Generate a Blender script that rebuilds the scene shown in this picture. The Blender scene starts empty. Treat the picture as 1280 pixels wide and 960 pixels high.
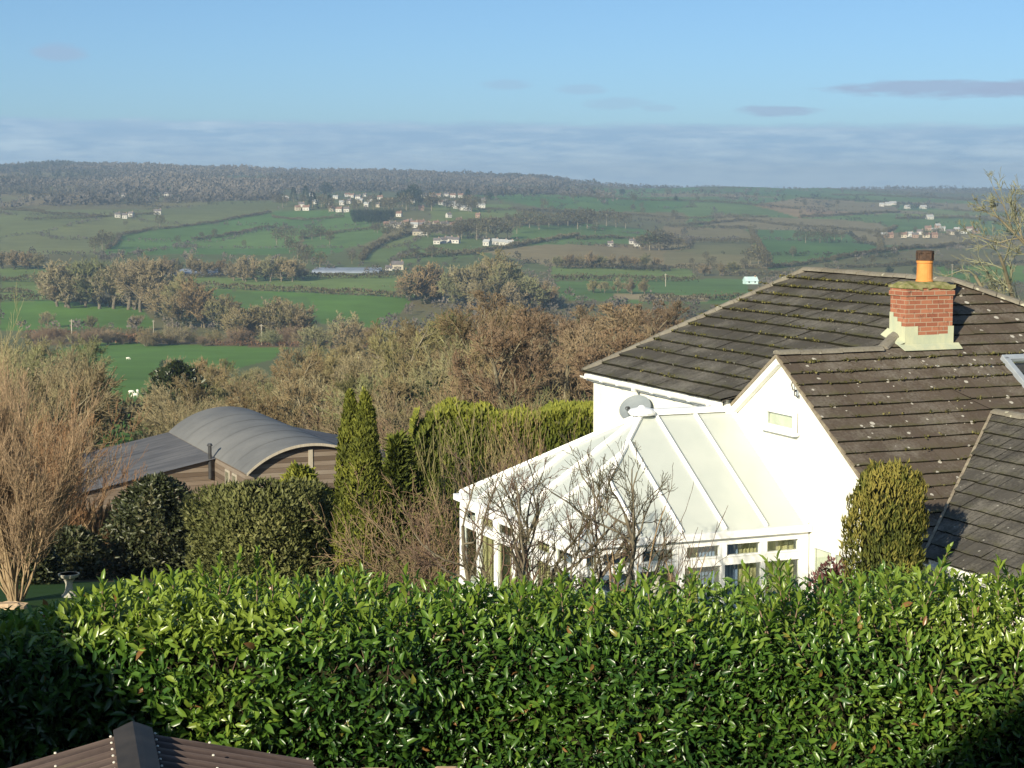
import bpy, math, random
import numpy as np
from mathutils import Vector, Matrix

# ------------------------------------------------------------------ set-up
scene = bpy.context.scene
COL = scene.collection
PI = math.pi
F, HY = 2400.0, 230.0                      # focal length in photo pixels, eye-level row
PITCH = math.atan((480 - HY) / F)
CP, SP = math.cos(PITCH), math.sin(PITCH)

def ray(px, py):
    dx, dy = (px - 640) / F, (480 - py) / F
    v = np.array([dx, CP + dy * SP, -SP + dy * CP])
    return v / v[1]

def at(px, py, Y):
    return ray(px, py) * Y

def proj(x, y, z):
    d = y * CP - z * SP
    u = y * SP + z * CP
    return 640 + F * x / d, 480 - F * u / d

# ------------------------------------------------------------------ materials
def new_mat(name):
    m = bpy.data.materials.new(name)
    m.use_nodes = True
    nt = m.node_tree
    for n in list(nt.nodes):
        nt.nodes.remove(n)
    out = nt.nodes.new('ShaderNodeOutputMaterial')
    return m, nt, out

def N(nt, kind, **kw):
    n = nt.nodes.new('ShaderNode' + kind)
    for k, v in kw.items():
        if k.startswith('i_'):
            n.inputs[k[2:].replace('_', ' ')].default_value = v
        else:
            setattr(n, k, v)
    return n

def ramp(nt, fac, stops, interp='LINEAR'):
    r = nt.nodes.new('ShaderNodeValToRGB')
    r.color_ramp.interpolation = interp
    els = r.color_ramp.elements
    while len(els) < len(stops):
        els.new(0.5)
    for e, (p, c) in zip(els, stops):
        e.position = p
        e.color = (c[0], c[1], c[2], 1) if len(c) == 3 else c
    nt.links.new(fac, r.inputs[0])
    return r.outputs[0]

def mixc(nt, fac, a, b, mode='MIX'):
    m = nt.nodes.new('ShaderNodeMix')
    m.data_type = 'RGBA'
    m.blend_type = mode
    for s, v in ((m.inputs[0], fac), (m.inputs[6], a), (m.inputs[7], b)):
        if hasattr(v, 'links') or hasattr(v, 'is_linked'):
            nt.links.new(v, s)
        elif isinstance(v, (int, float)):
            s.default_value = v
        else:
            s.default_value = (v[0], v[1], v[2], 1)
    return m.outputs[2]

def math_n(nt, op, a, b=0.0, c=0.0, clamp=False):
    m = nt.nodes.new('ShaderNodeMath')
    m.operation = op
    m.use_clamp = clamp
    for s, v in zip(m.inputs, (a, b, c)):
        if hasattr(v, 'is_linked'):
            nt.links.new(v, s)
        else:
            s.default_value = v
    return m.outputs[0]

def noise(nt, scale, detail=4.0, rough=0.55, vec=None, dist=0.0):
    n = N(nt, 'TexNoise')
    n.inputs['Scale'].default_value = scale
    n.inputs['Detail'].default_value = detail
    n.inputs['Roughness'].default_value = rough
    n.inputs['Distortion'].default_value = dist
    if vec is not None:
        nt.links.new(vec, n.inputs['Vector'])
    return n.outputs[0]

def objco(nt, scale=(1, 1, 1)):
    t = N(nt, 'TexCoord')
    m = N(nt, 'Mapping')
    m.inputs['Scale'].default_value = scale
    nt.links.new(t.outputs['Object'], m.inputs['Vector'])
    return m.outputs[0]

def attr(nt, name):
    a = N(nt, 'Attribute')
    a.attribute_name = name
    return a

def bsdf(nt, out, col, rough=0.7, spec=0.3, bump=None, bump_str=0.3, bump_dist=0.02, metal=0.0, transl=0.0, transl_col=None):
    b = N(nt, 'BsdfPrincipled')
    for k, v in (('Base Color', col), ('Roughness', rough)):
        if hasattr(v, 'is_linked'):
            nt.links.new(v, b.inputs[k])
        elif isinstance(v, (int, float)):
            b.inputs[k].default_value = v
        else:
            b.inputs[k].default_value = (v[0], v[1], v[2], 1)
    b.inputs['Specular IOR Level'].default_value = spec
    b.inputs['Metallic'].default_value = metal
    if bump is not None:
        bn = N(nt, 'Bump')
        bn.inputs['Strength'].default_value = bump_str
        bn.inputs['Distance'].default_value = bump_dist
        nt.links.new(bump, bn.inputs['Height'])
        nt.links.new(bn.outputs[0], b.inputs['Normal'])
    sh = b.outputs[0]
    if transl > 0:
        t = N(nt, 'BsdfTranslucent')
        c = transl_col if transl_col is not None else col
        if hasattr(c, 'is_linked'):
            nt.links.new(c, t.inputs[0])
        else:
            t.inputs[0].default_value = (c[0], c[1], c[2], 1)
        mx = N(nt, 'MixShader')
        mx.inputs[0].default_value = transl
        nt.links.new(sh, mx.inputs[1])
        nt.links.new(t.outputs[0], mx.inputs[2])
        sh = mx.outputs[0]
    nt.links.new(sh, out.inputs[0])
    return b

def simple(name, c1, c2, scale=6.0, rough=0.7, spec=0.3, bump=0.0, stretch=(1, 1, 1), metal=0.0, detail=5):
    m, nt, out = new_mat(name)
    co = objco(nt, stretch)
    n = noise(nt, scale, detail, 0.6, co)
    col = ramp(nt, n, [(0.3, c1), (0.7, c2)])
    bsdf(nt, out, col, rough, spec, n if bump > 0 else None, bump, 0.02, metal)
    return m

def leaf_mat(name, stops, rough=0.4, spec=0.4, transl=0.25, rand=0.0):
    """leaf colour picked by the per-leaf attribute 'tone'"""
    m, nt, out = new_mat(name)
    a = attr(nt, 'tone')
    col = ramp(nt, a.outputs['Fac'], stops)
    if rand > 0:
        oi = N(nt, 'ObjectInfo')
        f = math_n(nt, 'MULTIPLY_ADD', oi.outputs['Random'], 2 * rand, 1 - rand)
        col = mixc(nt, 1.0, col, f, 'MULTIPLY')
    bsdf(nt, out, col, rough, spec, transl=transl)
    return m

def twig_mat(name, c1, c2, rand=0.25):
    m, nt, out = new_mat(name)
    oi = N(nt, 'ObjectInfo')
    a = attr(nt, 'tone')
    col = mixc(nt, a.outputs['Fac'], c1, c2)
    col = mixc(nt, 1.0, col, ramp(nt, oi.outputs['Random'], [(0.0, (.80, .98, .78)), (0.35, (1.0, 1.02, .98)), (0.65, (1.0, .97, 1.0)), (1.0, (1.05, .96, .92))]), 'MULTIPLY')
    f = math_n(nt, 'MULTIPLY_ADD', math_n(nt, 'FRACT', math_n(nt, 'MULTIPLY', oi.outputs['Random'], 7.31)), 2 * rand, 1 - rand)
    col = mixc(nt, 1.0, col, f, 'MULTIPLY')
    bsdf(nt, out, col, 0.9, 0.1)
    return m

M = {}
M['render'] = simple('white_render', (0.70, 0.69, 0.60), (0.80, 0.79, 0.71), 2.2, 0.85, 0.2, 0.2, (2.2, 2.2, 0.35))
M['upvc'] = simple('white_plastic', (0.80, 0.80, 0.78), (0.86, 0.86, 0.84), 4.0, 0.35, 0.4)
M['gutter'] = simple('white_gutter', (0.72, 0.72, 0.67), (0.82, 0.82, 0.78), 5.0, 0.45, 0.4)
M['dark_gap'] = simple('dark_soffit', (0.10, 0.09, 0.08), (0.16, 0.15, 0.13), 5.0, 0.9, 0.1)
M['verge'] = simple('weathered_verge', (0.16, 0.13, 0.10), (0.32, 0.28, 0.20), 9.0, 0.9, 0.1, 0.3)
M['lead'] = simple('flashing_lead', (0.36, 0.40, 0.30), (0.50, 0.50, 0.33), 6.0, 0.8, 0.2, 0.2, (1, 1, 0.3))
M['pot'] = simple('terracotta', (0.52, 0.21, 0.055), (0.62, 0.27, 0.08), 8.0, 0.8, 0.2)
M['cowl'] = simple('sooty_clay', (0.035, 0.028, 0.025), (0.11, 0.07, 0.05), 10.0, 0.9, 0.1)
M['moss'] = simple('mossy_cement', (0.10, 0.12, 0.025), (0.34, 0.30, 0.16), 9.0, 0.95, 0.1, 0.5)
M['dish'] = simple('grey_dish', (0.17, 0.195, 0.205), (0.22, 0.245, 0.255), 5.0, 0.5, 0.3)
M['black_metal'] = simple('black_metal', (0.02, 0.02, 0.022), (0.05, 0.05, 0.05), 8.0, 0.5, 0.4)
M['zinc'] = simple('grey_window_metal', (0.25, 0.28, 0.31), (0.34, 0.37, 0.40), 5.0, 0.4, 0.5)
M['interior'] = simple('room_interior', (0.36, 0.33, 0.26), (0.45, 0.42, 0.33), 2.0, 0.9, 0.1)
M['floorboard'] = simple('room_floor', (0.42, 0.36, 0.27), (0.55, 0.48, 0.37), 3.0, 0.6, 0.2)
M['cushion'] = simple('blue_fabric', (0.16, 0.22, 0.38), (0.26, 0.33, 0.50), 7.0, 0.9, 0.1)
M['curtain'] = simple('straw_fabric', (0.42, 0.38, 0.20), (0.55, 0.50, 0.30), 5.0, 0.9, 0.1, 0, (14, 14, 0.5))
M['stone'] = simple('pale_stone', (0.30, 0.29, 0.24), (0.48, 0.46, 0.38), 11.0, 0.9, 0.1, 0.4)
M['sandstone'] = simple('tan_sandstone', (0.42, 0.29, 0.17), (0.60, 0.45, 0.29), 7.0, 0.9, 0.1, 0.5)
M['pole'] = simple('weathered_pole', (0.30, 0.26, 0.20), (0.42, 0.38, 0.30), 3.0, 0.9, 0.1, 0, (6, 6, 0.6))
M['fleece'] = simple('sheep_fleece', (0.62, 0.60, 0.50), (0.80, 0.78, 0.68), 9.0, 0.95, 0.1, 0.4)
M['stem_brown'] = simple('stem_bark', (0.07, 0.055, 0.035), (0.14, 0.11, 0.075), 9.0, 0.9, 0.1, 0.4)
M['core'] = simple('shade_core', (0.012, 0.015, 0.007), (0.026, 0.026, 0.013), 14.0, 1.0, 0.0)  # near-black fill, painted shade for the depth of foliage
M['earth'] = simple('dry_earth', (0.16, 0.11, 0.07), (0.30, 0.22, 0.14), 5.0, 1.0, 0.0, 0.5)
M['white_farm'] = simple('white_house_wall', (0.42, 0.40, 0.35), (0.55, 0.53, 0.47), 0.3, 0.9, 0.1)
M['cream_farm'] = simple('cream_house_wall', (0.36, 0.32, 0.24), (0.46, 0.41, 0.31), 0.3, 0.9, 0.1)
M['brick_farm'] = simple('brown_house_wall', (0.25, 0.17, 0.12), (0.34, 0.24, 0.17), 0.3, 0.9, 0.1)
M['slate_far'] = simple('far_slate_roof', (0.11, 0.10, 0.10), (0.18, 0.16, 0.15), 0.4, 0.8, 0.2)
M['clay_far'] = simple('far_clay_roof', (0.17, 0.105, 0.075), (0.24, 0.15, 0.11), 0.4, 0.8, 0.2)
M['tin_far'] = simple('far_tin_roof', (0.30, 0.31, 0.30), (0.42, 0.42, 0.40), 0.4, 0.6, 0.3)
M['tunnel'] = simple('polytunnel_film', (0.15, 0.18, 0.22), (0.20, 0.23, 0.28), 0.2, 0.6, 0.4)
M['aqua'] = simple('aqua_glasshouse', (0.45, 0.62, 0.60), (0.60, 0.74, 0.70), 0.3, 0.4, 0.4)

def glass_mat():
    m, nt, out = new_mat('window_glass')
    t = N(nt, 'BsdfTransparent')
    t.inputs[0].default_value = (0.90, 0.93, 0.90, 1)
    g = N(nt, 'BsdfGlossy')
    g.inputs['Roughness'].default_value = 0.03
    fr = N(nt, 'LayerWeight')
    fr.inputs[0].default_value = 0.5
    fac = math_n(nt, 'MULTIPLY_ADD', math_n(nt, 'POWER', fr.outputs['Facing'], 4.0), 0.7, 0.06, clamp=True)
    mx = N(nt, 'MixShader')
    nt.links.new(fac, mx.inputs[0])
    nt.links.new(t.outputs[0], mx.inputs[1])
    nt.links.new(g.outputs[0], mx.inputs[2])
    nt.links.new(mx.outputs[0], out.inputs[0])
    return m
M['glass'] = glass_mat()

def opal_mat():
    m, nt, out = new_mat('opal_roof_sheet')
    co = objco(nt, (1.0, 1.0, 1.0))
    n = noise(nt, 1.3, 4, 0.6, co)
    col = ramp(nt, n, [(0.3, (0.72, 0.76, 0.71)), (0.7, (0.80, 0.83, 0.77))])
    bsdf(nt, out, col, 0.14, 0.6, transl=0.40)
    return m
M['opal'] = opal_mat()

def tile_mat(name, base1, base2, lichen, spots, moss, tonal=0.3):
    """concrete tiles: tone per tile, pale lichen spots, moss along the lower edges, shade lines painted on the course risers"""
    m, nt, out = new_mat(name)
    co = objco(nt)
    a = attr(nt, 'tone')
    e = attr(nt, 'edge')
    n1 = noise(nt, 1.1, 5, 0.65, co)
    n2 = noise(nt, 22.0, 4, 0.7, co)
    f = math_n(nt, 'MULTIPLY_ADD', n2, 0.9, math_n(nt, 'MULTIPLY_ADD', a.outputs['Fac'], tonal, -0.05), clamp=True)
    col = mixc(nt, f, base1, base2)
    # pale weathering in broad patches
    w = ramp(nt, math_n(nt, 'MULTIPLY', n1, math_n(nt, 'ADD', n2, 0.5)), [(0.45, (0, 0, 0)), (0.72, (1, 1, 1))])
    col = mixc(nt, math_n(nt, 'MULTIPLY', w, 0.5), col, (0.26, 0.24, 0.20))
    # moss at tile edges
    n3 = noise(nt, 5.0, 5, 0.7, co)
    mf = math_n(nt, 'MULTIPLY', math_n(nt, 'POWER', e.outputs['Fac'], 4.0), ramp(nt, n3, [(0.42, (0, 0, 0)), (0.62, (1, 1, 1))]))
    col = mixc(nt, math_n(nt, 'MULTIPLY', mf, moss, clamp=True), col, (0.085, 0.085, 0.03))
    col = mixc(nt, math_n(nt, 'MULTIPLY', math_n(nt, 'SUBTRACT', e.outputs['Fac'], 1.0, clamp=True), 0.9), col, (0.012, 0.011, 0.008))  # course risers painted near-black to stand in for shade lines
    # lichen discs
    v = N(nt, 'TexVoronoi')
    v.inputs['Scale'].default_value = 5.5
    nt.links.new(co, v.inputs['Vector'])
    d = math_n(nt, 'ADD', v.outputs['Distance'], math_n(nt, 'MULTIPLY', math_n(nt, 'SUBTRACT', n2, 0.5), 0.35))
    sep = N(nt, 'SeparateColor')
    nt.links.new(v.outputs['Color'], sep.inputs[0])
    size = math_n(nt, 'MULTIPLY', sep.outputs[0], spots)
    n4 = noise(nt, 0.8, 2, 0.5, co)
    size = math_n(nt, 'MULTIPLY', size, math_n(nt, 'MULTIPLY_ADD', n4, 2.2, -0.25, clamp=True))
    msk = math_n(nt, 'GREATER_THAN', size, d)
    col = mixc(nt, math_n(nt, 'MULTIPLY', msk, 0.85), col, lichen)
    bsdf(nt, out, col, 0.9, 0.15, n2, 0.35, 0.012)
    return m
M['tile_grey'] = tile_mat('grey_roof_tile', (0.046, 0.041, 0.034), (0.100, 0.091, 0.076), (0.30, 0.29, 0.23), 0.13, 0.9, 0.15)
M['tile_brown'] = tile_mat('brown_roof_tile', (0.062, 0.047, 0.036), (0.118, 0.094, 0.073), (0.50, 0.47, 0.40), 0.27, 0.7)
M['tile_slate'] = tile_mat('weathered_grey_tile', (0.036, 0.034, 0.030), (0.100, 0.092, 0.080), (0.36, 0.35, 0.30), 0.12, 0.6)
M['moss_leaf'] = leaf_mat('moss_cushion', [(0.0, (0.05, 0.05, 0.018)), (0.6, (0.11, 0.105, 0.035)), (1.0, (0.19, 0.17, 0.07))], 0.95, 0.1, 0.1)
M['ridge'] = tile_mat('ridge_tile', (0.12, 0.105, 0.085), (0.24, 0.22, 0.175), (0.42, 0.40, 0.30), 0.36, 1.1)

def brick_mat():
    m, nt, out = new_mat('red_brick')
    tc = N(nt, 'TexCoord')
    sx = N(nt, 'SeparateXYZ')
    nt.links.new(tc.outputs['Object'], sx.inputs[0])
    cx = N(nt, 'CombineXYZ')
    nt.links.new(math_n(nt, 'ADD', sx.outputs[0], sx.outputs[1]), cx.inputs[0])
    nt.links.new(sx.outputs[2], cx.inputs[1])
    b = N(nt, 'TexBrick')
    b.inputs['Scale'].default_value = 1.0
    b.inputs['Brick Width'].default_value = 0.235
    b.inputs['Row Height'].default_value = 0.076
    b.inputs['Mortar Size'].default_value = 0.007
    b.inputs['Color1'].default_value = (0.25, 0.090, 0.055, 1)
    b.inputs['Color2'].default_value = (0.37, 0.155, 0.09, 1)
    b.inputs['Mortar'].default_value = (0.36, 0.27, 0.19, 1)
    b.inputs['Bias'].default_value = 0.0
    nt.links.new(cx.outputs[0], b.inputs['Vector'])
    n = noise(nt, 9.0, 5, 0.7, tc.outputs['Object'])
    col = mixc(nt, ramp(nt, n, [(0.56, (0, 0, 0)), (0.70, (0.75, 0.75, 0.75))]), b.outputs[0], (0.08, 0.045, 0.035))
    bsdf(nt, out, col, 0.9, 0.1, math_n(nt, 'SUBTRACT', n, b.outputs['Fac']), 0.5, 0.01)
    return m
M['brick'] = brick_mat()

def boards_mat():
    m, nt, out = new_mat('weathered_boards')
    tc = N(nt, 'TexCoord')
    sx = N(nt, 'SeparateXYZ')
    nt.links.new(tc.outputs['Object'], sx.inputs[0])
    zz = math_n(nt, 'DIVIDE', sx.outputs[2], 0.21)
    fl = math_n(nt, 'FLOOR', zz)
    fr = math_n(nt, 'FRACT', zz)
    wn = N(nt, 'TexWhiteNoise')
    wn.noise_dimensions = '1D'
    nt.links.new(fl, wn.inputs['W'])
    n = noise(nt, 3.0, 5, 0.7, objco(nt, (0.35, 0.35, 6.0)))
    f = math_n(nt, 'MULTIPLY_ADD', n, 0.8, math_n(nt, 'MULTIPLY_ADD', wn.outputs[0], 0.7, -0.35), clamp=True)
    col = ramp(nt, f, [(0.15, (0.11, 0.082, 0.060)), (0.5, (0.18, 0.140, 0.106)), (0.9, (0.26, 0.22, 0.175))])
    gap = ramp(nt, fr, [(0.0, (0, 0, 0)), (0.10, (1, 1, 1))])
    col = mixc(nt, gap, (0.03, 0.022, 0.016), col)
    bsdf(nt, out, col, 0.9, 0.1, fr, 0.5, 0.03)
    return m
M['boards'] = boards_mat()

def sheet_mat(name, c1, c2, rust, stretch, axis_scale):
    """old corrugated sheet with run-down weathering along the corrugations"""
    m, nt, out = new_mat(name)
    n1 = noise(nt, 1.0, 6, 0.65, objco(nt, stretch))
    n2 = noise(nt, 0.35, 4, 0.6, objco(nt))
    f = math_n(nt, 'MULTIPLY_ADD', n1, 0.75, math_n(nt, 'MULTIPLY', n2, 0.3))
    col = ramp(nt, f, [(0.38, c1), (0.62, c2)])
    n3 = noise(nt, 0.9, 6, 0.7, objco(nt, axis_scale))
    col = mixc(nt, ramp(nt, n3, [(0.60, (0, 0, 0)), (0.72, (0.6, 0.6, 0.6))]), col, rust)
    bsdf(nt, out, col, 0.75, 0.25, n1, 0.1, 0.02)
    return m
M['barn_tin'] = sheet_mat('grey_barn_sheet', (0.130, 0.132, 0.130), (0.180, 0.180, 0.172), (0.085, 0.08, 0.075), (0.4, 0.4, 0.4), (0.25, 2.0, 0.25))
M['lean_tin'] = sheet_mat('dark_barn_sheet', (0.060, 0.062, 0.070), (0.125, 0.125, 0.13), (0.26, 0.26, 0.26), (0.3, 2.2, 0.3), (0.3, 2.6, 0.3))
def shed_mat():
    m, nt, out = new_mat('brown_bitumen_sheet')
    e = attr(nt, 'edge')
    n1 = noise(nt, 5.0, 6, 0.7, objco(nt, (0.25, 3.0, 1.0)))
    n2 = noise(nt, 40.0, 4, 0.7, objco(nt))
    col = ramp(nt, math_n(nt, 'MULTIPLY_ADD', n2, 0.4, math_n(nt, 'MULTIPLY', n1, 0.6)), [(0.35, (0.022, 0.014, 0.013)), (0.65, (0.050, 0.034, 0.030))])
    wear = math_n(nt, 'MULTIPLY', math_n(nt, 'POWER', e.outputs['Fac'], 3.0), math_n(nt, 'MULTIPLY_ADD', n1, 2.2, -0.35, clamp=True))
    col = mixc(nt, math_n(nt, 'MULTIPLY', wear, 0.75), col, (0.175, 0.130, 0.108))
    n3 = noise(nt, 2.2, 3, 0.6, objco(nt, (0.3, 4.0, 1.0)))
    col = mixc(nt, ramp(nt, n3, [(0.60, (0, 0, 0)), (0.68, (0.6, 0.6, 0.6))]), col, (0.12, 0.125, 0.045))
    bsdf(nt, out, col, 0.6, 0.35, n2, 0.2, 0.004)
    return m
M['shed_sheet'] = shed_mat()
M['shed_ridge'] = simple('bitumen_ridge', (0.020, 0.018, 0.016), (0.045, 0.038, 0.032), 7.0, 0.7, 0.3)
M['screw'] = simple('white_screw_cap', (0.55, 0.52, 0.45), (0.70, 0.67, 0.60), 9.0, 0.5, 0.3)

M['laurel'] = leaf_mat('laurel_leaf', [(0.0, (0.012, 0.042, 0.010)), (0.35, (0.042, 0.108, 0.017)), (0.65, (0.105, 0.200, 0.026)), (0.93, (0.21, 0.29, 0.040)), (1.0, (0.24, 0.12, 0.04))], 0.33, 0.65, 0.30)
M['thuja'] = leaf_mat('columnar_conifer_leaf', [(0.0, (0.040, 0.052, 0.010)), (0.5, (0.135, 0.150, 0.024)), (1.0, (0.25, 0.25, 0.042))], 0.7, 0.2, 0.2)
M['yew'] = leaf_mat('golden_yew_leaf', [(0.0, (0.018, 0.030, 0.008)), (0.5, (0.105, 0.120, 0.024)), (1.0, (0.25, 0.215, 0.050))], 0.7, 0.2, 0.2)
M['camellia'] = leaf_mat('dark_bush_leaf', [(0.0, (0.018, 0.024, 0.010)), (0.6, (0.055, 0.066, 0.026)), (1.0, (0.13, 0.12, 0.060))], 0.45, 0.45, 0.1)
M['privet'] = leaf_mat('olive_bush_leaf', [(0.0, (0.055, 0.062, 0.020)), (0.6, (0.135, 0.145, 0.046)), (1.0, (0.21, 0.205, 0.075))], 0.6, 0.3, 0.2)
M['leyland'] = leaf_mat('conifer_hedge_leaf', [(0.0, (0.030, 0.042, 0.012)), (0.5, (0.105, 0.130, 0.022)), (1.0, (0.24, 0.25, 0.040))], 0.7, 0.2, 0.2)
M['ivy'] = leaf_mat('ivy_leaf', [(0.0, (0.014, 0.022, 0.008)), (0.6, (0.034, 0.048, 0.018)), (1.0, (0.075, 0.085, 0.035))], 0.4, 0.4, 0.1)
M['dark_conifer'] = leaf_mat('dark_conifer_leaf', [(0.0, (0.012, 0.022, 0.012)), (0.6, (0.024, 0.040, 0.022)), (1.0, (0.05, 0.07, 0.035))], 0.7, 0.2, 0.1, 0.2)
M['heather'] = leaf_mat('reddish_leaf', [(0.0, (0.07, 0.025, 0.025)), (1.0, (0.26, 0.13, 0.12))], 0.7, 0.2, 0.2)
M['grassy'] = leaf_mat('dry_stalks', [(0.0, (0.10, 0.07, 0.035)), (0.5, (0.24, 0.16, 0.085)), (1.0, (0.38, 0.28, 0.16))], 0.9, 0.1, 0.2)
M['hedgerow'] = leaf_mat('hedgerow_twigs', [(0.0, (0.060, 0.050, 0.030)), (0.5, (0.11, 0.095, 0.055)), (1.0, (0.14, 0.14, 0.065))], 0.9, 0.1, 0.1, 0.25)
M['bracken'] = leaf_mat('brown_hedgerow_twigs', [(0.0, (0.10, 0.055, 0.03)), (1.0, (0.22, 0.13, 0.075))], 0.9, 0.1, 0.1, 0.15)
M['woods'] = leaf_mat('far_wood_crowns', [(0.0, (0.040, 0.045, 0.028)), (0.2, (0.068, 0.062, 0.045)), (0.6, (0.108, 0.096, 0.082)), (1.0, (0.165, 0.142, 0.112))], 0.95, 0.05, 0.1)
M['tw_olive'] = twig_mat('olive_twigs', (0.18, 0.152, 0.086), (0.325, 0.285, 0.165), 0.22)
M['tw_grey'] = twig_mat('grey_brown_twigs', (0.16, 0.125, 0.068), (0.29, 0.235, 0.125))
M['tw_red'] = twig_mat('reddish_twigs', (0.150, 0.110, 0.070), (0.27, 0.205, 0.130))
M['tw_tan'] = twig_mat('tan_twigs', (0.225, 0.165, 0.100), (0.38, 0.295, 0.190))
M['tw_lichen'] = twig_mat('lichened_twigs', (0.15, 0.135, 0.095), (0.29, 0.275, 0.20))
M['tw_russet'] = twig_mat('russet_twigs', (0.20, 0.11, 0.06), (0.36, 0.22, 0.12))
M['tw_fruit'] = twig_mat('fruit_tree_twigs', (0.085, 0.055, 0.042), (0.19, 0.14, 0.10))
M['bark'] = simple('pale_lichened_bark', (0.12, 0.10, 0.065), (0.27, 0.24, 0.16), 1.6, 0.9, 0.1, 0.3)
M['bark_dark'] = simple('dark_fruit_bark', (0.055, 0.045, 0.035), (0.22, 0.19, 0.13), 9.0, 0.9, 0.1, 0.4)
M['bark_tan'] = simple('tan_stem_bark', (0.20, 0.14, 0.08), (0.36, 0.27, 0.16), 5.0, 0.9, 0.1, 0.2)

# ------------------------------------------------------------------ object helpers
def tag(o, label=None, cat=None, group=None, kind=None):
    if label: o['label'] = label
    if cat: o['category'] = cat
    if group: o['group'] = group
    if kind: o['kind'] = kind
    return o

def link(o, parent=None):
    COL.objects.link(o)
    if parent is not None:
        o.parent = parent
    return o

def thing(name, loc, label, cat, group=None, rz=0.0, scale=1.0):
    o = bpy.data.objects.new(name, None)
    o.empty_display_size = 0.2
    o.location = loc
    o.rotation_euler = (0, 0, rz)
    o.scale = (scale, scale, scale) if isinstance(scale, (int, float)) else scale
    link(o)
    return tag(o, label, cat, group)

def dup(root, loc, rz=0.0, scale=1.0, label=None, group=None):
    r = root.copy()
    COL.objects.link(r)
    r.location = loc
    r.rotation_euler = (0, 0, rz)
    r.scale = (scale, scale, scale) if isinstance(scale, (int, float)) else scale
    if label: r['label'] = label
    if group: r['group'] = group
    for ch in list(root.children):
        c = ch.copy()
        COL.objects.link(c)
        c.parent = r
        for g in ch.children:
            d = g.copy()
            COL.objects.link(d)
            d.parent = c
    return r

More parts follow.
